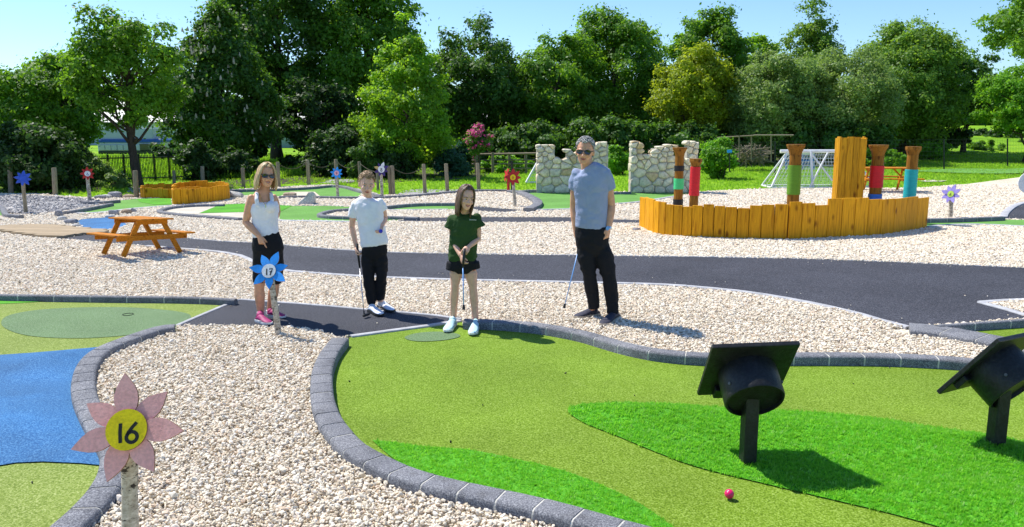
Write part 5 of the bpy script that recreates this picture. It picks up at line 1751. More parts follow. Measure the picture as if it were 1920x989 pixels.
def hair_short(root, T, k, H, Rm, m, seed, length=.022, front=38, vol=1.0):
    r = random.Random(seed)
    mb = MB()
    def S(phi, el, rr=1.0):      # phi 0 = face side
        x = math.sin(phi) * math.cos(el) * .0775 * rr; y = -math.cos(phi) * math.cos(el) * .100 * rr + .006; z = math.sin(el) * .097 * rr
        return T(x * k, y * k, .60 * H + z * k)
    def line(phi):
        a = abs(((phi + math.pi) % (2 * math.pi)) - math.pi)
        if a < .75: return R(front) - .1 * math.cos(a * 4)
        if a < 1.35: return R(front) + (R(2) - R(front)) * (a - .75) / .6
        if a < 1.75: return R(-4)
        return R(-6) + (R(-38) - R(-6)) * min(1, (a - 1.75) / .8)
    n1, n2 = 36, 8
    vs = []
    for i in range(n1):
        phi = 2 * math.pi * i / n1
        l0 = line(phi)
        for j in range(n2):
            t = j / n2
            el = l0 + (math.pi / 2 - l0) * t
            vs.append(S(phi, el, (1.005 if j == 0 else 1.05 + .05 * math.sin(min(1, t * 2) * 1.57) * vol) + r.uniform(-.008, .012)))
    vs.append(S(0, math.pi / 2, 1.10))
    fs = [(i * n2 + j, ((i + 1) % n1) * n2 + j, ((i + 1) % n1) * n2 + j + 1, i * n2 + j + 1) for i in range(n1) for j in range(n2 - 1)]
    fs += [(i * n2 + n2 - 1, ((i + 1) % n1) * n2 + n2 - 1, n1 * n2) for i in range(n1)]
    mb.add(vs, fs)
    for q in range(420):
        phi = r.uniform(0, 6.283); l0 = line(phi)
        el = l0 + (math.pi / 2 - l0) * r.random() ** .8
        side_len = length * (0.45 if el < .35 else 1.0)
        a = S(phi, el, 1.03); d1 = (S(phi, el, 1.5) - a).normalized()
        tang = (S(phi + r.uniform(-.4, .4), el - .25, 1.03) - a).normalized()
        b_ = a + (d1 * r.uniform(.25, .7) + tang * r.uniform(.5, 1.1)) * side_len * k
        mid = a.lerp(b_, .5) + d1 * side_len * .22
        mb.tube([a, mid, b_], [.005 * k, .0042 * k, .001], 4)
    return obj("hair", mb, M[m], root, smooth=True)

def hair_long(root, T, k, H, Rm, m, seed, drop, part_x=0.0, flare=0.0, n=90, face=1.05, side_in=0.0):
    """locks falling from a parting to a level drop (m) below the ear line"""
    r = random.Random(seed)
    mb = MB()
    def S(phi, el, rr=1.0):
        x = math.sin(phi) * math.cos(el) * .078 * rr; y = -math.cos(phi) * math.cos(el) * .101 * rr + .006; z = math.sin(el) * .098 * rr
        return x * k, y * k, .60 * H + z * k
    # under-cap
    n1, n2 = 30, 7
    vs = []
    for i in range(n1):
        phi = 2 * math.pi * i / n1
        a = abs(((phi + math.pi) % (2 * math.pi)) - math.pi)
        l0 = R(40) if a < .8 else (R(40) + (R(-30) - R(40)) * min(1, (a - .8) / .35))
        for j in range(n2):
            el = l0 + (math.pi / 2 - l0) * j / n2
            vs.append(T(*S(phi, el, 1.035)))
    vs.append(T(*S(0, math.pi / 2, 1.05)))
    fs = [(i * n2 + j, ((i + 1) % n1) * n2 + j, ((i + 1) % n1) * n2 + j + 1, i * n2 + j + 1) for i in range(n1) for j in range(n2 - 1)]
    fs += [(i * n2 + n2 - 1, ((i + 1) % n1) * n2 + n2 - 1, n1 * n2) for i in range(n1)]
    mb.add(vs, fs)
    for q in range(n):
        sgn = -1 if q % 2 else 1
        phi1 = face + (math.pi - face) * r.random() ** 1.1 if q > n * .35 else face + r.uniform(-.03, .45)
        f0 = r.random()
        start_phi = phi1 * (0.25 if phi1 < 1.6 else .9) * r.uniform(.6, 1.1)
        pts, rad = [], []
        lift = r.uniform(1.05, 1.13)
        for j in range(6):
            t = j / 5
            el = R(84) * (1 - t) + R(2) * t
            ph = start_phi + (phi1 - start_phi) * min(1, t * 1.25)
            x, y, z = S(sgn * ph, el, lift)
            pts.append(T(x + part_x * (1 - t), y, z)); rad.append((.012 * k * (.5 + .6 * t), .006 * k))
        x0, y0, z0 = S(sgn * phi1, R(2), lift)
        dl = drop * r.uniform(.88, 1.08)
        for j in range(1, 6):
            t = j / 5
            inw = 1 + flare * math.sin(t * 2.2) - side_in * t * t
            pts.append(T(x0 * inw, y0 * (1 - .15 * t), z0 - dl * t))
            rad.append((.013 * k * (1 - .6 * t * t), .0065 * k * (1 - .5 * t)))
        mb.tube(pts, rad, 6, ref=Rm @ Vector((math.cos(sgn * phi1), math.sin(sgn * phi1), 0)))
    return obj("hair", mb, M[m], root, smooth=True)

def hand(mb, W, d, nrm, sc=1.0, side=1, curl=(.5, .5, .5, .5), thumb=.5, spread=.0, thumb_curl=.3):
    """palm, four bent fingers and a thumb; d = wrist to knuckles, nrm = the way the palm faces"""
    W, d = Vector(W), Vector(d).normalized()
    nrm = Vector(nrm); nrm = (nrm - d * nrm.dot(d)).normalized()
    s = d.cross(nrm) * side
    pl = .085 * sc
    mb.tube([W - d * .015 * sc, W + d * .02 * sc, W + d * .055 * sc, W + d * pl], [(.022 * sc, .018 * sc), (.031 * sc, .016 * sc), (.040 * sc, .0155 * sc), (.038 * sc, .013 * sc)], 12, ref=s)
    tips = []
    for i, L in enumerate((.072, .080, .074, .058)):
        o_ = W + d * (pl - .004 * sc - (.006 * sc if i == 3 else 0)) + s * ((1.5 - i) * .0195 * sc)
        dd = (d + s * spread * (1.5 - i)).normalized()
        c = curl[i]
        pts = [o_]; a = 0.0; p = o_.copy()
        for j, fr_ in enumerate((.45, .30, .25)):
            a += c * (1.0 if j == 0 else 1.15)
            v = dd * math.cos(a) + nrm * math.sin(a)
            p = p + v * L * sc * fr_
            pts.append(p.copy())
        mb.tube(pts, [.0098 * sc, .0092 * sc, .0085 * sc, .0062 * sc], 8, ref=s)
        tips.append(p)
    t0 = W + d * .022 * sc + s * .026 * sc + nrm * .004 * sc
    v1 = (d * .75 + s * (.75 * thumb) + nrm * .35).normalized()
    v2 = (v1 * math.cos(thumb_curl) + (nrm * .6 - s * .5).normalized() * math.sin(thumb_curl)).normalized()
    mb.tube([t0, t0 + v1 * .034 * sc, t0 + v1 * .034 * sc + v2 * .028 * sc, t0 + v1 * .034 * sc + v2 * .050 * sc], [.0135 * sc, .012 * sc, .0105 * sc, .007 * sc], 8)
    return tips

def limb(mb, a, b_, c, ra, rb, rc, bulge=0.08, n=12):
    a, b_, c = Vector(a), Vector(b_), Vector(c)
    pts = [a, a.lerp(b_, .35), a.lerp(b_, .75), b_, b_.lerp(c, .28), b_.lerp(c, .65), c]
    rad = [ra, ra * (1 + bulge * .3), (ra * .35 + rb * .7), rb, rb * (1 + bulge), rb * .45 + rc * .62, rc]
    rad[0] *= .8
    mb.tube(pts, rad, n)
    mb.ball(a, ra * .78, 12, 8); mb.ball(b_, rb * 1.0, 12, 8)

def shoe(root, ankle, heel, toe, m, sole, sc=1.0, wide=1.0, lace=None, name="shoe", lift=0.0, logo=None):
    """heel and toe on the ground"""
    heel, toe, ankle = Vector(heel), Vector(toe), Vector(ankle)
    d = (toe - heel); L = d.length; d.normalize(); s = Vector((d.y, -d.x, 0)).normalized(); Z = Vector((0, 0, 1))
    prof = [(-.02, .030, .030, .045), (.06, .038, .052, .040), (.2, .039, .075, .037), (.34, .040, .078, .036), (.48, .043, .064, .030), (.65, .048, .047, .024), (.8, .048, .037, .019), (.93, .036, .028, .016), (1.01, .014, .020, .012)]
    n = 14; vs, fs = [], []
    for t, w, h, _ in prof:
        for j in range(n):
            a = 2 * math.pi * j / n
            x = math.cos(a) * w * wide * sc
            z = math.sin(a)
            zz = (.024 + (h - .010) * (z * .5 + .5) * 1.0) * sc
            x *= (1.0 - .28 * max(0, z))
            vs.append(heel + d * (t * L) + s * x + Z * (zz + lift))
    for i in range(len(prof) - 1):
        for j in range(n):
            fs.append((i * n + j, i * n + (j + 1) % n, (i + 1) * n + (j + 1) % n, (i + 1) * n + j))
    fs += [tuple(range(n - 1, -1, -1)), tuple((len(prof) - 1) * n + j for j in range(n))]
    mb = MB().add(vs, fs)
    mb.tube([heel + d * .18 * L + Z * (.05 * sc + lift), ankle.lerp(heel + d * .22 * L + Z * .06, .35) + Z * .0], [(.042 * sc, .045 * sc), (.040 * sc, .043 * sc)], 14, ref=s)
    sh = obj(name, mb, M[m], root, smooth=True)
    out = [(-.035, .022), (.02, .040), (.2, .043), (.42, .040), (.62, .050), (.8, .052), (.93, .042), (1.02, .022), (1.045, 0)]
    pl = [(t, w) for t, w in out] + [(t, -w) for t, w in out[-2::-1]]
    vb, nn = [], len(pl)
    for z, g_ in ((0.0, .93), (.012, 1.0), (.032, .98)):
        for t, w in pl:
            vb.append(heel + d * (t * L) + s * (w * wide * sc * g_) + Z * ((z + (.012 if t > .9 else 0) * (z < .01)) * sc + lift))
    fb = [tuple(range(nn - 1, -1, -1)), tuple(range(2 * nn, 3 * nn))] + [(k_ * nn + i, k_ * nn + (i + 1) % nn, (k_ + 1) * nn + (i + 1) % nn, (k_ + 1) * nn + i) for k_ in range(2) for i in range(nn)]
    obj("sole", MB().add(vb, fb), M[sole], sh)
    mb = MB()
    for i in range(5):
        t = .34 + i * .065
        zt = (.024 + .055 - i * .0075) * sc
        mb.tube([heel + d * t * L + s * x * sc + Z * (zt + .006 * sc - abs(x) * .25 * sc + lift) for x in (-.026, 0, .026)], .0035 * sc, 5)
    obj("laces", mb, M[lace or 'sole_w'], sh)
    if logo:
        sd = -s if s.y > 0 else s
        pts = [(.30, .040), (.36, .030), (.42, .028), (.52, .036), (.64, .052)]
        mb = MB().tube([heel + d * t * L + sd * (.0445 * wide * sc) + Z * (z * sc + lift) for t, z in pts], [.0015, .0045, .005, .003, .001], 6)
        obj("swoosh_mark", mb, M[logo], sh)
    return sh

def club(label, top, grip_end, tip, shaft_m, head_dir, grip_r=.0125, head=True, small=False):
    top, grip_end, tip = Vector(top), Vector(grip_end), Vector(tip)
    root = thing("putter", label, "golf club", tip, "mini golf putters held by the players")
    obj("grip", MB().tube([top, top.lerp(grip_end, .5), grip_end], [grip_r * 1.1, grip_r, grip_r * .75], 10), M['black_paint'], root, smooth=True)
    obj("shaft", MB().tube([grip_end, tip], [.0058, .0048], 8), M[shaft_m], root, smooth=True)
    d = (tip - grip_end).normalized()
    hd = Vector(head_dir).normalized()
    if small:
        obj("club_head", MB().tube([tip - d * .035, tip - d * .01, tip + d * .012], [.009, .014, .015], 10), M['black_paint'], root)
    else:
        obj("ferrule", MB().tube([tip - d * .05, tip], [.008, .009], 8), M['black_paint'], root)
        rm = Matrix((hd, Vector((0, 0, 1)).cross(hd).normalized(), Vector((0, 0, 1)))).transposed()
        obj("club_head", MB().box(tip + hd * .035 + Vector((0, 0, .0)), (.105, .03, .026), rm, .006), M['black_paint'], root)
    return root

def yawm(y, p=0.0, r=0.0):
    """positive yaw turns the face towards the picture's right, positive p looks down, r tilts the head"""
    return Matrix.Rotation(y, 3, 'Z') @ Matrix.Rotation(p, 3, 'X') @ Matrix.Rotation(r, 3, 'Y')

# ------------------------------------------------------------------ the man
Y0 = P(1115, 602).y
def man():
    Y = Y0
    q = lambda u, v, dy=0.0: J(u, v, Y + dy)
    root = thing("person", "man in grey blue tee, black trousers and sunglasses standing on the gravel", "person", (P(1115, 602).x, Y, 0))
    face = math.atan2(root.location.x, Y)
    b = MB()
    # skin
    C = q(1097, 284, -.03); Rm = yawm(-face - .12, -.02, .06)
    T, k = head_forms(b, C, .256, Rm, wide=1.04)
    ref = Vector((1, -.12, 0))
    b.tube([q(1112, 470), q(1112, 445), q(1110, 420), q(1109, 385), q(1107, 345), q(1108, 325), q(1104, 316), q(1100, 308, .005), q(1099, 296, .01)],
           [(.09, .07), (.12, .09), (.12, .09), (.12, .085), (.14, .088), (.128, .070), (.078, .062), (.062, .064), (.058, .062)], 18, ref)
    sL, sR = q(1080, 327, .03), q(1137, 326, -.02)
    eL, wL = q(1076, 390, .10), q(1082, 445, .05)
    eR, wR = q(1146, 386, .02), q(1141, 428, -.06)
    limb(b, sL, eL, wL, .046, .041, .029); limb(b, sR, eR, wR, .047, .043, .030)
    hand(b, wR, q(1137, 452, -.08) - wR, Vector((-.7, .5, 0)), 1.08, -1, (.55, .6, .65, .7), .4)
    hand(b, wL, q(1084, 470, .0) - wL, Vector((.8, .2, 0)), 1.05, 1, (.9, .95, .95, 1.0), .3)
    hL, hR = q(1100, 448), q(1126, 448)
    kL, aL, kR, aR = q(1105, 514, -.03), q(1112, 580, .03), q(1142, 520, -.04), q(1149, 588, -.05)
    limb(b, hL, kL, aL, .075, .052, .038); limb(b, hR, kR, aR, .075, .052, .038)
    obj("body", fuse(b, .0062, 2), M['skin_m'], root)
    face_parts(root, T, k, .256, Rm, .25, True, teeth=False)
    hair_short(root, T, k, .256, Rm, "hair_grey", 3, .030, 36)
    # shirt
    s = MB()
    s.tube([q(1108, 430), q(1109, 424), q(1109, 400), q(1109, 375), q(1108, 350), q(1108, 333), q(1107, 322), q(1104, 316), q(1101, 312)],
           [(.158, .120), (.163, .128), (.160, .126), (.165, .128), (.182, .132), (.190, .118), (.172, .098), (.115, .085), (.080, .078)], 24, ref)
    s.tube([sL + Vector((.03, 0, .015)), sL.lerp(eL, .22), sL.lerp(eL, .45)], [.068, .070, .069], 16)
    s.tube([sR + Vector((-.03, 0, .015)), sR.lerp(eR, .25), q(1143, 356, .0)], [.070, .072, .071], 16)
    s.ball(sL + Vector((.008, 0, .004)), .057, 12, 8); s.ball(sR + Vector((-.008, 0, .004)), .058, 12, 8)
    obj("tshirt", fuse(s, .009, 6, .007, 1, 10), M['tee_blue'], root)
    t = MB()
    t.tube([q(1109, 478, .0), q(1110, 462), q(1110, 445), q(1109, 424)], [(.10, .09), (.165, .125), (.175, .128), (.162, .118)], 22, ref)
    limb(t, q(1096, 462), kL, q(1114, 574, .03), .098, .070, .058, .02, 16); limb(t, q(1128, 462), kR, q(1149, 580, -.05), .100, .072, .060, .02, 16)
    t.tube([q(1114, 578, .03), q(1112, 563, .02)], .06, 14); t.tube([q(1149, 587, -.05), q(1149, 570, -.05)], .062, 14)
    obj("trousers", fuse(t, .009, 5, .009, 5, 9), M['black_cloth'], root)
    g1, g2, g3, g4 = P(1121, 592, 0.02), P(1078, 599, 0.02), P(1157, 597, 0.02), P(1131, 611, 0.02)
    shoe(root, aL, g1, g2, 'shoe_navy', 'sole_t', 1.08, 1.1, 'tee_blue')
    shoe(root, aR, g3, g4 + Vector((-.02, -.06, 0)), 'shoe_navy', 'sole_t', 1.08, 1.1, 'tee_blue')
    # watch
    wd = (wR - eR).normalized()
    c_ = wR - wd * .0
    w_ = obj("watch", MB().tube([c_ - wd * .011, c_ + wd * .011], .0355, 18), M['steel'], root, auto=40)
    obj("watch_face", MB().tube([c_ + Vector((-.012, -.033, 0)), c_ + Vector((-.016, -.043, 0))], .018, 14, ref=(0, 0, 1)), M['shaft_blue'], w_)
    a = q(1086, 462, .0)
    club("blue shafted putter in the man's right hand pointing down and left", a, q(1083, 476, -.02), q(1058, 576, -.10), 'shaft_blue', (-1, -.3, 0), small=True)
man()

# ------------------------------------------------------------------ the woman
def woman():
    Y = P(498, 600).y
    q = lambda u, v, dy=0.0: J(u, v, Y + dy)
    root = thing("person", "smiling blonde woman in white vest, black cycling shorts and sunglasses behind the blue flower sign", "person", (P(500, 600).x, Y, 0))
    face = math.atan2(root.location.x, Y)
    b = MB()
    C = q(499, 329, -.02); Rm = yawm(-face + .25, -.03, .10)
    T, k = head_forms(b, C, .232, Rm, wide=1.02)
    ref = Vector((1, .45, 0))
    b.tube([q(505, 480), q(503, 462), q(499, 438), q(497, 415), q(496, 390), q(494, 372), q(494, 362), q(496, 354, .01), q(497, 344, .015)],
           [(.08, .07), (.12, .10), (.11, .09), (.108, .088), (.130, .10), (.130, .080), (.082, .062), (.048, .050), (.045, .048)], 18, ref)
    b.ball(q(507, 388, -.085), .052, 12, 8); b.ball(q(489, 389, -.07), .052, 12, 8)
    sL, eL, wL = q(471, 371, -.06), q(461, 417, -.05), q(486, 443, -.16)
    sR, eR, wR = q(514, 370, .10), q(520, 397, .17), q(516, 412, .06)
    limb(b, sL, eL, wL, .044, .036, .025); limb(b, sR, eR, wR, .040, .034, .024)
    hand(b, wL, q(492, 460, -.18) - wL, Vector((.3, .6, -.2)), .92, 1, (.12, 1.15, 1.25, 1.25), .25)
    hand(b, wR, q(510, 425, .04) - wR, Vector((-.6, .5, 0)), .9, -1, (.5, .5, .5, .5), .3)
    kL, aL, kR, aR = q(486, 541, -.02), q(489, 587, .0), q(515, 536, .08), q(506, 584, .14)
    limb(b, q(492, 474, -.02), kL, aL, .074, .050, .034, .12); limb(b, q(510, 474, .04), kR, aR, .074, .050, .034, .12)
    obj("body", fuse(b, .006, 2), M['skin_w'], root)
    face_parts(root, T, k, .232, Rm, 1.0, True)
    hair_long(root, T, k, .232, Rm, 'hair_blonde', 5, .165, .012, .30, 130, .95)
    v = MB()
    v.tube([q(498, 445), q(498, 438), q(497, 424), q(497, 408), q(496, 396), q(496, 386), q(495, 379)], [(.130, .112), (.134, .116), (.128, .108), (.130, .106), (.145, .118), (.142, .112), (.126, .098)], 22, ref)
    v.ball(q(507, 388, -.087), .060, 14, 10); v.ball(q(489, 389, -.072), .060, 14, 10)
    for pts in ([q(483, 386, -.125), q(481, 374, -.115), q(482, 363, -.06), q(484, 361.5, .0), q(486, 368, .05), q(486, 384, .10)], [q(509, 388, -.10), q(510, 375, -.065), q(508, 363.5, -.02), q(507, 362, .03), q(507, 370, .10), q(506, 384, .13)]):
        v.tube(pts, [(.024, .014), (.021, .013), (.021, .013), (.021, .013), (.021, .012), (.022, .012)], 10)
    obj("vest_top", fuse(v, .007, 3, .004, 3, 14), M['vest'], root)
    s = MB()
    s.tube([q(504, 484), q(503, 468), q(501, 455), q(499, 440), q(498, 436)], [(.12, .11), (.160, .137), (.155, .132), (.132, .112), (.128, .108)], 22, ref)
    s.tube([q(492, 474, -.02), q(489, 500, -.02), q(486, 522, -.02), q(486, 530, -.02)], [.096, .084, .068, .063], 16)
    s.tube([q(513, 474, .04), q(517, 500, .06), q(517, 522, .07), q(516, 529, .08)], [.096, .086, .069, .063], 16)
    obj("cycling_shorts", fuse(s, .008, 4, .003, 8, 10), M['black_cloth'], root)
    shoe(root, aL, P(483, 603, .02), P(507, 606, .02) + Vector((.03, -.10, 0)), 'shoe_pink', 'sole_w', .92, 1, 'sole_w', logo='sole_w')
    shoe(root, aR, P(505, 594, .02), P(525, 596, .02) + Vector((.06, -.04, 0)), 'shoe_pink', 'sole_w', .92, 1, 'sole_w')
    for a_, d_ in ((aL, 0), (aR, 0)):
        obj("sock", MB().tube([a_ + Vector((0, 0, -.03)), a_ + Vector((0, 0, .012))], .040, 14), M['sole_w'], root, auto=50)
    obj("necklace", MB().tube([q(486, 362, -.06), q(490, 374, -.115), q(497, 384, -.135), q(503, 377, -.115), q(505, 364, -.03)], .0035, 6), M['gold'], root)
    obj("pendant", MB().box(q(498, 387, -.145), (.010, .004, .028)), M['steel'], root)
    w_ = obj("watch", MB().tube([wR + Vector((0, 0, -.012)), wR + Vector((0, 0, .012))], .030, 16), M['steel'], root, auto=40)
woman()

# ------------------------------------------------------------------ the boy
def boy():
    Y = P(706, 588).y
    q = lambda u, v, dy=0.0: J(u, v, Y + dy)
    root = thing("person", "boy in white v neck tee and black joggers looking down beside his black gripped putter", "person", (P(706, 588).x, Y, 0))
    face = math.atan2(root.location.x, Y)
    b = MB()
    C = q(687.5, 345, -.06); Rm = yawm(-face + .12, .12, .10)
    T, k = head_forms(b, C, .236, Rm, wide=1.0)
    ref = Vector((1, .15, 0))
    b.tube([q(703, 490), q(702, 470), q(700, 450), q(695, 425), q(690, 398), q(688, 384), q(688, 376), q(689, 369, .0), q(689, 360, -.01)],
           [(.06, .05), (.095, .075), (.10, .075), (.10, .075), (.115, .08), (.11, .068), (.07, .055), (.045, .047), (.042, .045)], 18, ref)
    sL, eL, wL = q(664, 384, .0), q(660, 426, .05), q(668, 463, .0)
    sR, eR, wR = q(714, 379, .03), q(722, 409, .08), q(716, 424, -.05)
    limb(b, sL, eL, wL, .036, .030, .022); limb(b, sR, eR, wR, .036, .030, .022)
    hand(b, wL, q(672, 484, -.03) - wL, Vector((.7, -.3, 0)), .88, 1, (.75, .8, .85, .9), .3)
    hand(b, wR, q(712, 438, -.09) - wR, Vector((-.5, -.6, .3)), .86, 1, (.9, .9, .95, 1.0), .3)
    kL, aL, kR, aR = q(691, 520, -.04), q(697, 574, .0), q(716, 517, -.02), q(713, 566, .03)
    limb(b, q(693, 474), kL, aL, .052, .042, .032); limb(b, q(710, 474), kR, aR, .052, .042, .032)
    obj("body", fuse(b, .006, 2), M['skin_b'], root)
    face_parts(root, T, k, .236, Rm, .2, False, 'hair_sandy', teeth=False)
    hair_short(root, T, k, .236, Rm, 'hair_sandy', 9, .026, 30, 1.2)
    s = MB()
    s.tube([q(703, 461), q(702, 455), q(699, 438), q(696, 420), q(693, 402), q(690, 388), q(688, 379), q(688, 374), q(688.5, 370)],
           [(.142, .105), (.148, .112), (.140, .108), (.138, .106), (.146, .110), (.148, .102), (.138, .084), (.108, .070), (.068, .056)], 22, ref)
    s.tube([sL + Vector((.025, 0, .008)), sL.lerp(eL, .22), sL.lerp(eL, .55)], [.046, .052, .058], 14)
    s.tube([sR + Vector((-.025, 0, .008)), sR.lerp(eR, .22), sR.lerp(eR, .5)], [.046, .052, .058], 14)
    s.ball(sL + Vector((.01, 0, .0)), .045, 12, 8); s.ball(sR + Vector((-.01, 0, .0)), .045, 12, 8)
    obj("tshirt", fuse(s, .008, 6, .007, 12, 10), M['tee_white'], root)
    col_ = MB().add([q(676, 376, -.085), q(689, 391, -.128), q(700, 374, -.07), q(699, 371, -.05), q(689, 386, -.122), q(678, 373, -.065)], [(0, 1, 4, 5), (1, 2, 3, 4)])
    t = MB()
    t.tube([q(703, 486), q(702, 474), q(702, 462), q(701, 452)], [(.09, .085), (.135, .105), (.135, .105), (.125, .095)], 20, ref)
    limb(t, q(690, 474), kL, q(697, 570, .0), .078, .058, .047, .02, 14); limb(t, q(712, 474), kR, q(713, 562, .03), .078, .058, .047, .02, 14)
    obj("joggers", fuse(t, .008, 5, .009, 15, 10), M['black_cloth'], root)
    shoe(root, aL, P(694, 585, .02), P(714, 592, .02) + Vector((.02, -.06, 0)), 'shoe_white', 'sole_k', .95, 1.05, 'shoe_white')
    shoe(root, aR, P(712, 577, .02), P(733, 585, .02) + Vector((.03, -.05, 0)), 'shoe_white', 'sole_k', .95, 1.05, 'shoe_white')
    club("boy's upright putter with a long black grip and pale steel shaft", q(669, 457, -.03), q(674.5, 502, -.05), P(683, 592, .05), 'steel', (.4, .9, 0))
    o = obj("golf_ball", MB().ball(q(714, 434, -.145), .021, 16, 12), mat("ball_blue", (0.02, 0.03, 0.55), 0.25, 0.05, 5, 0, 1, 0, 0, (1, 1, 1), 0, .6), smooth=True)
    tag(o, "dark blue golf ball held in the boy's left hand", "golf ball")
boy()

# ------------------------------------------------------------------ the girl
def girl():
    Y = P(869, 613).y
    q = lambda u, v, dy=0.0: J(u, v, Y + dy)
    root = thing("person", "smiling girl in dark green tee and short black shorts gripping a putter on the turf", "person", (P(869, 613).x, Y, 0))
    face = math.atan2(root.location.x, Y)
    b = MB()
    C = q(873.5, 370.5, -.08); Rm = yawm(-face + .35, .10, .14)
    T, k = head_forms(b, C, .225, Rm, wide=1.0)
    ref = Vector((1, .02, 0))
    b.tube([q(868, 510), q(867, 495), q(867, 475), q(868, 452), q(870, 425), q(871, 410), q(871.5, 402), q(872, 395, -.02), q(873, 386, -.04)],
           [(.06, .05), (.10, .08), (.095, .075), (.09, .07), (.105, .075), (.10, .062), (.065, .052), (.042, .044), (.039, .042)], 18, ref)
    sL, eL, wL = q(846, 411, .0), q(850, 453, -.02), q(864, 480, -.17)
    sR, eR, wR = q(895, 409, .0), q(897, 448, .0), q(879, 463, -.15)
    limb(b, sL, eL, wL, .034, .028, .021); limb(b, sR, eR, wR, .034, .028, .021)
    hand(b, wL, q(869, 496, -.22) - wL, Vector((.8, .35, 0)), .86, 1, (.55, .7, .9, 1.0), .25)
    hand(b, wR, q(870, 474, -.21) - wR, Vector((-.2, .7, -.5)), .86, -1, (.9, .95, 1.0, 1.0), .25)
    kL, aL, kR, aR = q(853, 537, -.03), q(850, 598, .02), q(887, 540, -.03), q(892, 604, -.01)
    limb(b, q(856, 500), kL, aL, .062, .040, .028, .10); limb(b, q(881, 500), kR, aR, .062, .040, .028, .10)
    obj("body", fuse(b, .006, 2), M['skin_g'], root)
    face_parts(root, T, k, .225, Rm, 1.0, False, 'hair_brown')
    hair_long(root, T, k, .225, Rm, 'hair_brown', 21, .20, .004, .12, 110, 1.02, side_in=.25)
    s = MB()
    s.tube([q(867, 489), q(867, 482), q(868, 462), q(869, 442), q(870, 425), q(871, 413), q(871, 405), q(871.5, 401), q(872, 398)],
           [(.135, .105), (.145, .115), (.140, .112), (.140, .110), (.145, .110), (.140, .100), (.110, .078), (.078, .060), (.058, .050)], 22, ref)
    s.tube([sL + Vector((.02, 0, .01)), sL.lerp(eL, .22), q(842, 430, -.01)], [.051, .056, .063], 14)
    s.tube([sR + Vector((-.02, 0, .01)), sR.lerp(eR, .22), q(899, 427, .0)], [.051, .056, .063], 14)
    s.ball(sL + Vector((.01, 0, .0)), .045, 12, 8); s.ball(sR + Vector((-.01, 0, .0)), .045, 12, 8)
    ts = obj("tshirt", fuse(s, .008, 5, .009, 22, 13), M['tee_green'], root)
    mb = MB()
    r = random.Random(2)
    dots = [q(881 + i * 1.3, 412.5 + i * .05, -.128 + i * .0008) for i in range(10)]
    for i, p in enumerate(dots):
        mb.box(p, (.0048, .003, .009 if i == 0 else .0055))
    obj("chest_print", mb, M['sole_w'], ts)
    t = MB()
    t.tube([q(868, 512), q(868, 502), q(868, 492), q(867, 478)], [(.08, .08), (.140, .112), (.140, .112), (.122, .10)], 20, ref)
    t.tube([q(854, 492), q(852, 507)], [.086, .090], 16); t.tube([q(882, 492), q(884, 505)], [.086, .090], 16)
    sh = obj("shorts", fuse(t, .007, 4, .004, 27, 10), M['black_cloth'], root)
    obj("hem_trim", MB().tube([q(893, 500, -.02), q(892, 505, -.06), q(888, 507.5, -.085)], .004, 6), M['petal_red'], sh)
    shoe(root, aL, P(851, 609, .02), P(846, 621, .02) + Vector((-.04, -.07, 0)), 'shoe_aqua', 'sole_w', .90, 1.05, 'sole_w')
    shoe(root, aR, P(893, 614, .02), P(890, 626, .02) + Vector((-.02, -.08, 0)), 'shoe_aqua', 'sole_w', .90, 1.05, 'sole_w')
    club("girl's putter with a pale shaft held just above the turf", q(871, 466, -.215), q(868, 502, -.25), q(869.5, 579, -.34), 'shaft_blue', (1, 0, 0), small=True)
girl()
# ================================================================== TREES AND PLANTS
M['bark'] = mat("bark_dark", (0.060, 0.048, 0.036), 0.95, 0.35, 6, 0.3, 40, 0.8, 0, (1, 1, .3))
LM = {
    'mid':    leaf_mat("leaf_mid", (0.085, 0.200, 0.014), (0.28, 0.54, 0.02), .42),
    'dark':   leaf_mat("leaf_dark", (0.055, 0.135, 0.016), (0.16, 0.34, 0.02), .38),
    'fresh':  leaf_mat("leaf_fresh", (0.13, 0.28, 0.016), (0.42, 0.70, 0.025), .45),
    'yellow': leaf_mat("leaf_yellow", (0.21, 0.28, 0.012), (0.52, 0.62, 0.02), .45),
    'olive':  leaf_mat("leaf_olive", (0.165, 0.250, 0.070), (0.36, 0.54, 0.09), .38),
    'sage':   leaf_mat("leaf_sage", (0.120, 0.230, 0.030), (0.34, 0.56, 0.04), .42),
    'teal':   leaf_mat("leaf_teal", (0.030, 0.095, 0.045), (0.05, 0.16, 0.05), .3),
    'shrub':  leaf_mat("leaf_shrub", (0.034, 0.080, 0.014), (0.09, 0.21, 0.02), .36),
    'bright': leaf_mat("leaf_bright", (0.11, 0.27, 0.014), (0.30, 0.62, 0.02), .42),
}
M['blossom'] = leaf_mat("pink_blossom", (0.62, 0.06, 0.26), (0.75, 0.12, 0.36), .35)
M['candle'] = leaf_mat("chestnut_candle", (0.62, 0.55, 0.42), (0.7, 0.65, 0.5), .3)

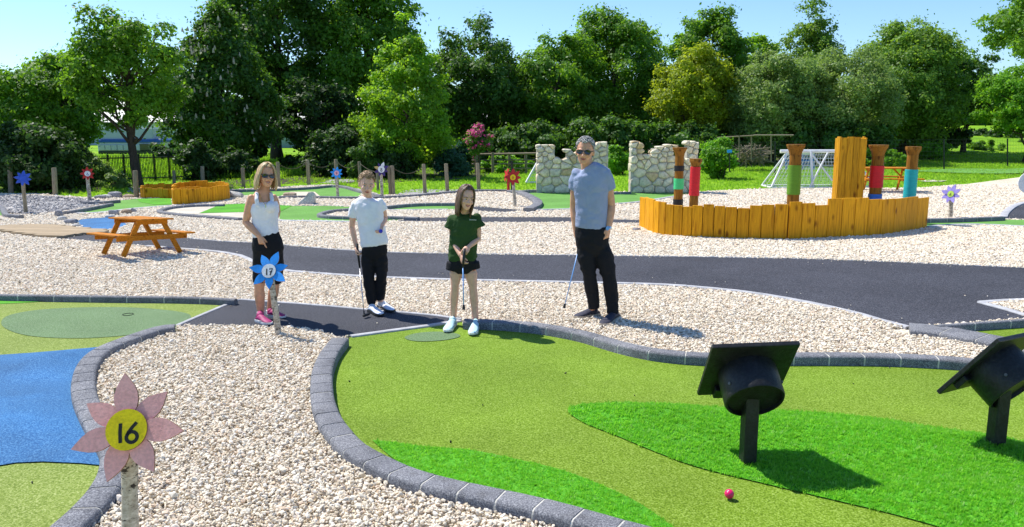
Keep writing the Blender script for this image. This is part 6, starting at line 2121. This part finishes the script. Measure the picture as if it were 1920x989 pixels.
def leaf_mesh(name, ctrs, dirs, size, m, rng, tilt=0.7, aspect=0.62):
    """diamond leaves at ctrs, their faces turned roughly along dirs"""
    n = len(ctrs)
    nr = dirs + rng.normal(0, tilt, (n, 3))
    nr /= np.linalg.norm(nr, axis=1)[:, None] + 1e-9
    a = rng.normal(0, 1, (n, 3)); a[:, 2] -= .5
    a -= nr * (a * nr).sum(1)[:, None]
    a /= np.linalg.norm(a, axis=1)[:, None] + 1e-9
    b = np.cross(nr, a)
    s = (size * rng.uniform(.6, 1.35, n))[:, None]
    v = np.empty((n, 4, 3), np.float32)
    v[:, 0] = ctrs - a * s
    v[:, 1] = ctrs + b * s * aspect + nr * s * .12
    v[:, 2] = ctrs + a * s
    v[:, 3] = ctrs - b * s * aspect + nr * s * .12
    me = bpy.data.meshes.new(name)
    me.vertices.add(4 * n); me.vertices.foreach_set("co", v.ravel())
    me.loops.add(4 * n); me.loops.foreach_set("vertex_index", np.arange(4 * n, dtype=np.int32))
    me.polygons.add(n); me.polygons.foreach_set("loop_start", np.arange(0, 4 * n, 4, dtype=np.int32)); me.polygons.foreach_set("loop_total", np.full(n, 4, np.int32))
    me.update(calc_edges=True)
    me.materials.append(m)
    return me

def foliage(rng, C, Rx, Rz, shape, nlobe, nleaf, lobe_r, Ry=None, hollow=.45):
    """points of a crown made of many clumps of uneven size; returns centres, outward directions, clump centres"""
    Ry = Ry or Rx
    lc, lr = [], []
    while len(lc) < nlobe:
        d = rng.normal(0, 1, 3); d /= np.linalg.norm(d)
        t = rng.uniform(hollow, 1.0) ** .6
        p = d * t
        if shape == 'cone':
            h = (p[2] + 1) / 2
            w = (1 - h) ** .75 * 1.15 + .06
            p[0] *= w; p[1] *= w
            rr = lobe_r * (.45 + .75 * (1 - h))
        elif shape == 'dome':
            if p[2] < -.75: continue
            rr = lobe_r * rng.uniform(.6, 1.35)
        elif shape == 'tall':
            h = (p[2] + 1) / 2
            w = 1.0 - .45 * max(0, h - .45)
            p[0] *= w; p[1] *= w
            rr = lobe_r * rng.uniform(.6, 1.3)
        else:
            rr = lobe_r * rng.uniform(.5, 1.3)
        p += rng.normal(0, .045, 3)
        lc.append(p); lr.append(rr)
    lc, lr = np.array(lc), np.array(lr)
    w = lr ** 2
    k = rng.choice(nlobe, nleaf, p=w / w.sum())
    d = rng.normal(0, 1, (nleaf, 3)); d[:, 2] += .25
    d /= np.linalg.norm(d, axis=1)[:, None]
    rad = lr[k] * rng.uniform(.35, 1.0, nleaf) ** .5 * (1 + .25 * rng.normal(0, 1, nleaf) * (rng.random(nleaf) < .25))
    sc = np.array([Rx, Ry, Rz]); m_ = min(Rx, Rz)
    pts = lc[k] * sc + d * (rad * m_)[:, None] * np.array([1.15, 1.15, .75])
    # sprays that stray from their clump so the outline stays ragged
    st = rng.random(nleaf) < .22
    pts[st] += (d[st] * rng.uniform(.1, .75, st.sum())[:, None] ** 1.5 * lobe_r * m_) + rng.normal(0, .05 * m_, (st.sum(), 3))
    pts += .06 * m_ * np.sin(pts[:, [1, 2, 0]] * 5.1) * rng.uniform(.3, 1, (nleaf, 1))
    dirs = d * .6 + lc[k] * .5 + np.array([0, 0, .45])
    return pts + np.array(C), dirs, lc * sc + np.array(C), lr * m_

def bough(mb, a, b_, r0, r1, rng, n=5, wob=.05):
    a, b_ = Vector(a), Vector(b_)
    L = (b_ - a).length
    pts, rad = [], []
    for i in range(n + 1):
        t = i / n
        p = a.lerp(b_, t)
        if 0 < i < n: p += Vector(rng.normal(0, wob * L, 3))
        p.z += math.sin(t * math.pi) * L * .05
        pts.append(p); rad.append(r0 + (r1 - r0) * t ** .8)
    mb.tube(pts, rad, 7)
    return pts

def tree(name, label, u, Y, top, base_v, half_px, m, seed, shape='dome', nleaf=14000, leaf=.11, nlobe=60, lobe_r=.24, crown_bot=None, trunk=.2, cat="tree", group=None, hollow=.45, limbs=14, candles=0, tilt=.7, cx=0):
    rng = np.random.default_rng(seed)
    bx = J(u, base_v, Y)
    zb = gz(bx.x, Y)
    zt = J(u, top, Y).z
    cb = J(u, crown_bot, Y).z if crown_bot else zb + .12 * (zt - zb)
    Rx = half_px * Y / FPX
    Rz = (zt - cb) / 2
    C = np.array([bx.x + cx * Y / FPX, Y, (zt + cb) / 2])
    root = thing(name, label, cat, (bx.x, Y, zb), group)
    k = 1 - lobe_r * .42
    pts, dirs, lc, lr = foliage(rng, C, Rx * k, Rz * k, shape, nlobe, int(nleaf * 1.8), lobe_r, None, hollow)
    cr = bpy.data.objects.new("crown", leaf_mesh("crown", pts, dirs, leaf * .82, LM[m], rng, tilt))
    put(cr, root)
    if trunk:
        mb = MB()
        tz = C[2] + Rz * .35
        tp = []
        n = 9
        for i in range(n + 1):
            t = i / n
            tp.append(Vector((bx.x + (C[0] - bx.x) * t + math.sin(t * 5 + seed) * trunk * .5, Y + math.cos(t * 4 + seed) * trunk * .3, zb - .2 + (tz - zb + .2) * t)))
        mb.tube(tp, [trunk * (1.35 if i == 0 else 1.0) * (1 - .78 * i / n) for i in range(n + 1)], 10)
        order = rng.permutation(len(lc))[:limbs]
        for q in order:
            tgt = lc[q]
            h = min(max(tgt[2] - abs(tgt[0] - C[0]) * .6 - .4, zb + (cb - zb) * .8), tz)
            t = (h - zb) / max(.1, tz - zb)
            i0 = min(n - 1, int(t * n))
            a = tp[i0]
            r_ = trunk * (1 - .78 * i0 / n) * .45
            pp = bough(mb, a, tgt, r_, .018, rng)
            for s_ in range(3):
                o2 = lc[rng.integers(0, len(lc))]
                if np.linalg.norm(o2 - tgt) < Rx * .7:
                    bough(mb, pp[3], o2, r_ * .45, .012, rng, 3)
        tr = obj("trunk", mb, M['bark'], root, smooth=True)
    if candles:
        mb = MB()
        sel = rng.choice(len(pts), candles * 3, replace=False)
        c_ = 0
        for q in sel:
            p = pts[q]
            if (p[1] < Y - Rx * .15) and c_ < candles:
                c_ += 1
                mb.tube([p + np.array([0, -.15, 0]), p + np.array([0, -.16, .08]), p + np.array([0, -.16, .19])], [.05, .045, .012], 5)
        o = obj("flower_candles", mb, M['candle'], root); o['kind'] = 'stuff'
    return root

T = tree
# from left to right: nearest rows first
T("tree", "spreading mid green tree at the far left before the sky", 105, 31, 92, 300, 100, 'mid', 1, 'dome', 21000, .085, 120, .20, 310, .16, cx=-5)
T("tree", "slim tree with open crown and a clear dark trunk behind the railings", 257, 27, -6, 352, 104, 'mid', 2, 'dome', 12500, .080, 85, .19, 290, .17, hollow=.3, limbs=30)
T("horse_chestnut", "dark horse chestnut with cream flower candles", 418, 36, -16, 300, 118, 'dark', 3, 'cone', 26000, .10, 120, .23, 322, .25, candles=170)
T("tree", "very tall dark tree behind the flowering chestnut", 525, 45, -150, 300, 120, 'dark', 4, 'dome', 24000, .13, 130, .19, 262, .35, hollow=.3, limbs=30)
T("tree", "huge dark green tree towering behind the bright pointed one", 690, 46, -110, 300, 118, 'mid', 5, 'tall', 30000, .13, 150, .19, 312, .4)
T("tree", "bright green pointed young tree right of the boy's head", 765, 33, 26, 305, 104, 'fresh', 6, 'cone', 22000, .08, 150, .17, 326, .12)
T("tree", "broad dark domed tree behind the pink flowering tree", 898, 50, 24, 300, 100, 'dark', 7, 'dome', 26000, .12, 150, .18, 300, .35)
T("tree", "green domed tree right of the dark domed one", 1046, 50, 46, 300, 94, 'mid', 8, 'dome', 25000, .12, 150, .18, 310, .35)
T("tree", "tallest rounded dark green tree directly behind the man", 1150, 53, 2, 300, 102, 'mid', 9, 'dome', 28000, .13, 160, .18, 310, .4)
T("tree", "yellow green tree behind the gap between ruin and posts", 1297, 45, 84, 290, 84, 'yellow', 10, 'dome', 18000, .10, 130, .17, 268, .22, hollow=.35)
T("tree", "round topped dark tree rising behind the yellow green one", 1325, 60, 10, 280, 78, 'mid', 11, 'dome', 18000, .14, 110, .20, 260, .35)
T("tree", "small fresh green treetop between the round topped tree and the birch", 1408, 66, 50, 280, 48, 'fresh', 12, 'dome', 8000, .16, 50, .26, 260, .3)
T("weeping_birch", "tall wispy birch with hanging foliage above the olive shrubs", 1512, 56, -40, 280, 96, 'sage', 13, 'cone', 20000, .10, 140, .16, 270, .2, hollow=.15)
T("willow_shrub", "large pale olive willow with rounded crown behind the pole frame", 1442, 44, 88, 300, 90, 'olive', 14, 'dome', 24000, .09, 150, .17, 306, .2)
T("willow_shrub", "pale olive willow beside the timber tower", 1570, 45, 84, 300, 108, 'olive', 15, 'dome', 27000, .09, 160, .17, 306, .2)
T("tree", "big rounded green tree right of the timber tower", 1692, 49, 40, 300, 108, 'sage', 16, 'dome', 29000, .11, 170, .18, 304, .3)
T("tree", "thin crowned dark tree with visible trunk on the right lawn", 1808, 50, 72, 284, 62, 'dark', 17, 'dome', 7500, .11, 60, .19, 262, .17, hollow=.2, limbs=34)
T("tree", "leafy tree reaching in at the top right corner", 1935, 30, -60, 320, 108, 'mid', 18, 'dome', 11500, .085, 70, .21, 140, .2, hollow=.3)
T("tree", "soft light green tree low at the right edge", 1925, 44, 122, 290, 96, 'bright', 19, 'dome', 19000, .09, 130, .20, 268, .2)
T("tree", "leafy tree of which only a few branch ends enter at the left edge", -72, 26, 60, 350, 80, 'mid', 20, 'dome', 9000, .085, 60, .22, 190, .2)
T("tree", "fresh sunlit tree low at the left edge behind the spreading tree", 8, 48, 200, 300, 60, 'bright', 21, 'dome', 9000, .12, 50, .28, 300, .2)
T("tree", "dark gappy tree before the teal shed", 590, 40, 130, 300, 72, 'shrub', 22, 'dome', 9500, .11, 60, .22, 300, .2, hollow=.3)

# shrubs and undergrowth
def shrub(label, u, Y, top, bot, half, m, seed, n=9000, leaf=.08, nl=40, lr=.3, depth=None, group=None, nm="shrub"):
    rng = np.random.default_rng(seed)
    a = J(u, bot, Y); zt = J(u, top, Y).z; zb = min(a.z, gz(a.x, Y))
    Rx = half * Y / FPX; Rz = (zt - zb) * .56
    C = (a.x, Y, zb + (zt - zb) * .5)
    root = thing(nm, label, "shrub", (a.x, Y, zb), group)
    k = 1 - lr * .6
    pts, dirs, lc, lrad = foliage(rng, C, Rx * k, Rz * k, 'ball', nl, n, lr, depth or min(Rx * k, 1.8), .3)
    keep = pts[:, 2] > zb
    put(bpy.data.objects.new("foliage", leaf_mesh("foliage", pts[keep], dirs[keep], leaf, LM[m], rng)), root)
    mb = MB()
    for q in range(min(8, len(lc))):
        bough(mb, (a.x + rng.uniform(-.3, .3) * Rx, Y, zb - .05), lc[q], .035, .01, rng)
    obj("stems", mb, M['bark'], root, smooth=True)
shrub("dense dark shrub mass filling the far left under the trees", 60, 25.5, 232, 366, 105, 'shrub', 31, 20000, .075, 70)
shrub("dark shrub between the second bollard and the small red flower sign", 118, 27, 250, 364, 62, 'shrub', 32, 12000, .075, 50)
shrub("pale leaved shrub behind the small red flower sign", 180, 27.5, 284, 360, 34, 'olive', 33, 3600, .06, 30)
shrub("low leafy shrub beside the grey gravel patch at the trunk", 215, 26.5, 326, 358, 34, 'olive', 34, 2600, .06, 24)
shrub("dark shrub behind the thin bollards left of the woman", 372, 30.5, 262, 350, 40, 'shrub', 35, 9000, .08)
shrub("dark hedge below the flowering chestnut left of the woman's head", 440, 32, 276, 352, 52, 'shrub', 36, 12000, .08, 50)
shrub("dark bush behind the woman's face and the first roped bollards", 560, 36, 290, 346, 42, 'shrub', 38, 6000, .08, 40)
shrub("big black green bush mass behind the roped bollards", 640, 33, 240, 348, 74, 'shrub', 37, 20000, .08, 70)
shrub("pinkish leaved shrub under the bright pointed tree", 690, 31.5, 264, 346, 40, 'dark', 39, 5000, .07)
shrub("dark bush at the foot of the bright pointed tree", 745, 31.8, 270, 344, 56, 'shrub', 40, 11000, .075, 50)
shrub("rounded teal green bush left of the pink flowering tree", 850, 33, 276, 336, 52, 'teal', 41, 15000, .06, 40, .34)
shrub("ivy bank on the rail fence left of the first ruin", 955, 36, 292, 330, 60, 'bright', 42, 12000, .06, 60, .22)
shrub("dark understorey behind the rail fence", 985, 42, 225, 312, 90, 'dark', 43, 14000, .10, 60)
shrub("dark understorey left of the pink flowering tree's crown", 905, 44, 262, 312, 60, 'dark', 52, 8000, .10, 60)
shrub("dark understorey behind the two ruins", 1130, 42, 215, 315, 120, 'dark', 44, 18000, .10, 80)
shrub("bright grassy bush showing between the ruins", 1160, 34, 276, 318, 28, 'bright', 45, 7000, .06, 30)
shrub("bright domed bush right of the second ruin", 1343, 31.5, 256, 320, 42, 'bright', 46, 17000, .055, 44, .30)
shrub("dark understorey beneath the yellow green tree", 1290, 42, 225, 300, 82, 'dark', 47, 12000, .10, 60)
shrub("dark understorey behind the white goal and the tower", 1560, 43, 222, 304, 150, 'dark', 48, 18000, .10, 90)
shrub("light green scrub behind the red banded post", 1640, 40, 278, 308, 70, 'bright', 49, 9000, .07, 60, .2)
shrub("light green scrub left of the thin crowned tree's trunk", 1745, 46, 264, 298, 40, 'bright', 50, 7000, .07, 40, .3)
shrub("darker green shrub right of the thin crowned tree's trunk", 1845, 52, 262, 290, 48, 'mid', 51, 8000, .09, 40, .3)
shrub("shrub at the right end of the far lawn", 1925, 56, 262, 285, 36, 'mid', 53, 5000, .09, 40, .3)

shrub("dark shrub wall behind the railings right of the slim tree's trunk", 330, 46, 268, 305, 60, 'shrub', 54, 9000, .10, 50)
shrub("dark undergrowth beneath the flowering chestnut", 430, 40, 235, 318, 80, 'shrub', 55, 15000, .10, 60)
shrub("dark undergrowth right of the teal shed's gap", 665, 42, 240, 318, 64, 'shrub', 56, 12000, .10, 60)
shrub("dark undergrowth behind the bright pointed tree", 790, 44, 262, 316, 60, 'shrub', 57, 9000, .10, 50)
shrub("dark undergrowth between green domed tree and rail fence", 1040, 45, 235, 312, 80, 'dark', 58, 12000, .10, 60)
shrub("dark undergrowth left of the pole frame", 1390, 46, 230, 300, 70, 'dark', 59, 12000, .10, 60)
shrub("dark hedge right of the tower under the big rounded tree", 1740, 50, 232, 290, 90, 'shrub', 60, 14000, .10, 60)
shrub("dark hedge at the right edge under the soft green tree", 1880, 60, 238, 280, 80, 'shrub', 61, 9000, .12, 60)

# earth under the trees, tree shade put into its dark colour
M['earth'] = mat("shade_dark_earth", (0.045, 0.036, 0.022), 0.95, 0.4, 1.2, 0.4, 30, 0.6)
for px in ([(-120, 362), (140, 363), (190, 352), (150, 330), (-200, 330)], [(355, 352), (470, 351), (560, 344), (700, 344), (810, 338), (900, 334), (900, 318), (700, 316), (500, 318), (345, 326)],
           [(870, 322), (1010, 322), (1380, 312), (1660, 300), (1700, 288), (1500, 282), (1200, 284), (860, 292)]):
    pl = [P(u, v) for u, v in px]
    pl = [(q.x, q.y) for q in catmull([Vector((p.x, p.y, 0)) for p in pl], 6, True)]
    sheet("shade_earth_bed", pl, 0.012, M['earth'], grid=1.0, zf=lambda x, y: np.array([gz(a, b_) for a, b_ in zip(x, y)]), mask=False)

# pink flowering tree
rng = np.random.default_rng(77)
Yp = 30.0
bp = J(898, 340, Yp); zt = J(898, 222, Yp).z; zc = J(898, 262, Yp)
root = thing("flowering_tree", "small tree covered in magenta pink blossom behind the bollards", "tree", (bp.x, Yp, 0))
C = (zc.x, Yp, zc.z)
Rz = zt - zc.z
pts, dirs, lc, lr = foliage(rng, C, .52, Rz * .72, 'ball', 34, 2600, .30, None, .3)
put(bpy.data.objects.new("crown", leaf_mesh("crown", pts, dirs, .050, LM['dark'], rng)), root)
sel = rng.random(len(pts)) < (.10 + .45 * (pts[:, 2] > zc.z + .1))
pp = pts[sel] + rng.normal(0, .03, (sel.sum(), 3)) + np.array([0, -.04, .02])
put(bpy.data.objects.new("blossom", leaf_mesh("blossom", pp, dirs[sel], .052, M['blossom'], rng, .9, .9)), root)
mb = MB().tube([(bp.x, Yp, -.1), (bp.x + .03, Yp, .6), (bp.x - .02, Yp, 1.1), (zc.x, Yp, zc.z + .2)], [.05, .04, .035, .015], 8)
for q in range(10):
    bough(mb, (zc.x, Yp, zc.z - .45 + .05 * q), lc[q], .02, .006, rng)
obj("trunk", mb, M['bark'], root, smooth=True)

# far wood closing the view behind everything, read as one mass
rng = np.random.default_rng(5)
n = 70000
xw = rng.uniform(-72, 78, n); yw = rng.uniform(76, 92, n)
hw = 4.2 + 1.8 * np.sin(xw * .33) + 1.2 * np.sin(xw * .9 + 1) + .8 * np.sin(xw * 2.1)
hw = np.where((xw > -60) & (xw < 2), hw * .8, hw)
zw = rng.uniform(0, 1, n) ** .7 * hw + 1.0
d = np.stack([rng.normal(0, .5, n), rng.normal(-.3, .5, n), rng.uniform(.2, 1, n)], 1)
o = bpy.data.objects.new("far_wood", leaf_mesh("far_wood", np.stack([xw, yw, zw], 1), d, .42, LM['dark'], rng))
put(o); tag(o, "far belt of trees closing the view behind the park", None, None, 'stuff')

# sunlit long grass behind the railings and tufts along the lawn
lawn_b = blade_mat("lawn_blade", [(0, (0.10, 0.22, 0.012)), (0.5, (0.18, 0.34, 0.02)), (1, (0.34, 0.46, 0.06))], (0.42, 0.75, 0.03), .5)
lc_ = tuft_coll("lawn_tufts", lawn_b, 9, 0.085, 0.006, 0.05, 0.06)
n = 52000
y = np.sqrt(RNG.uniform(22 ** 2, 50 ** 2, n)); x = RNG.uniform(-1, 1, n) * .7 * y
gp = np.asarray(gravel_poly)
ok = ~in_poly(x, y, gp)
x, y = x[ok], y[ok]
z = np.array([gz(a, b_) for a, b_ in zip(x, y)])
sc_ = RNG.uniform(.7, 1.3, len(x)) * np.where((x < -9) & (y > 31), 3.4, 1.0)
scatter("lawn_tufts", np.stack([x, y, z - .01], 1), np.stack([RNG.normal(0, .15, len(x)), RNG.normal(0, .15, len(x)), RNG.uniform(0, 6.28, len(x))], 1), sc_, RNG.integers(0, 5, len(x)), lc_)
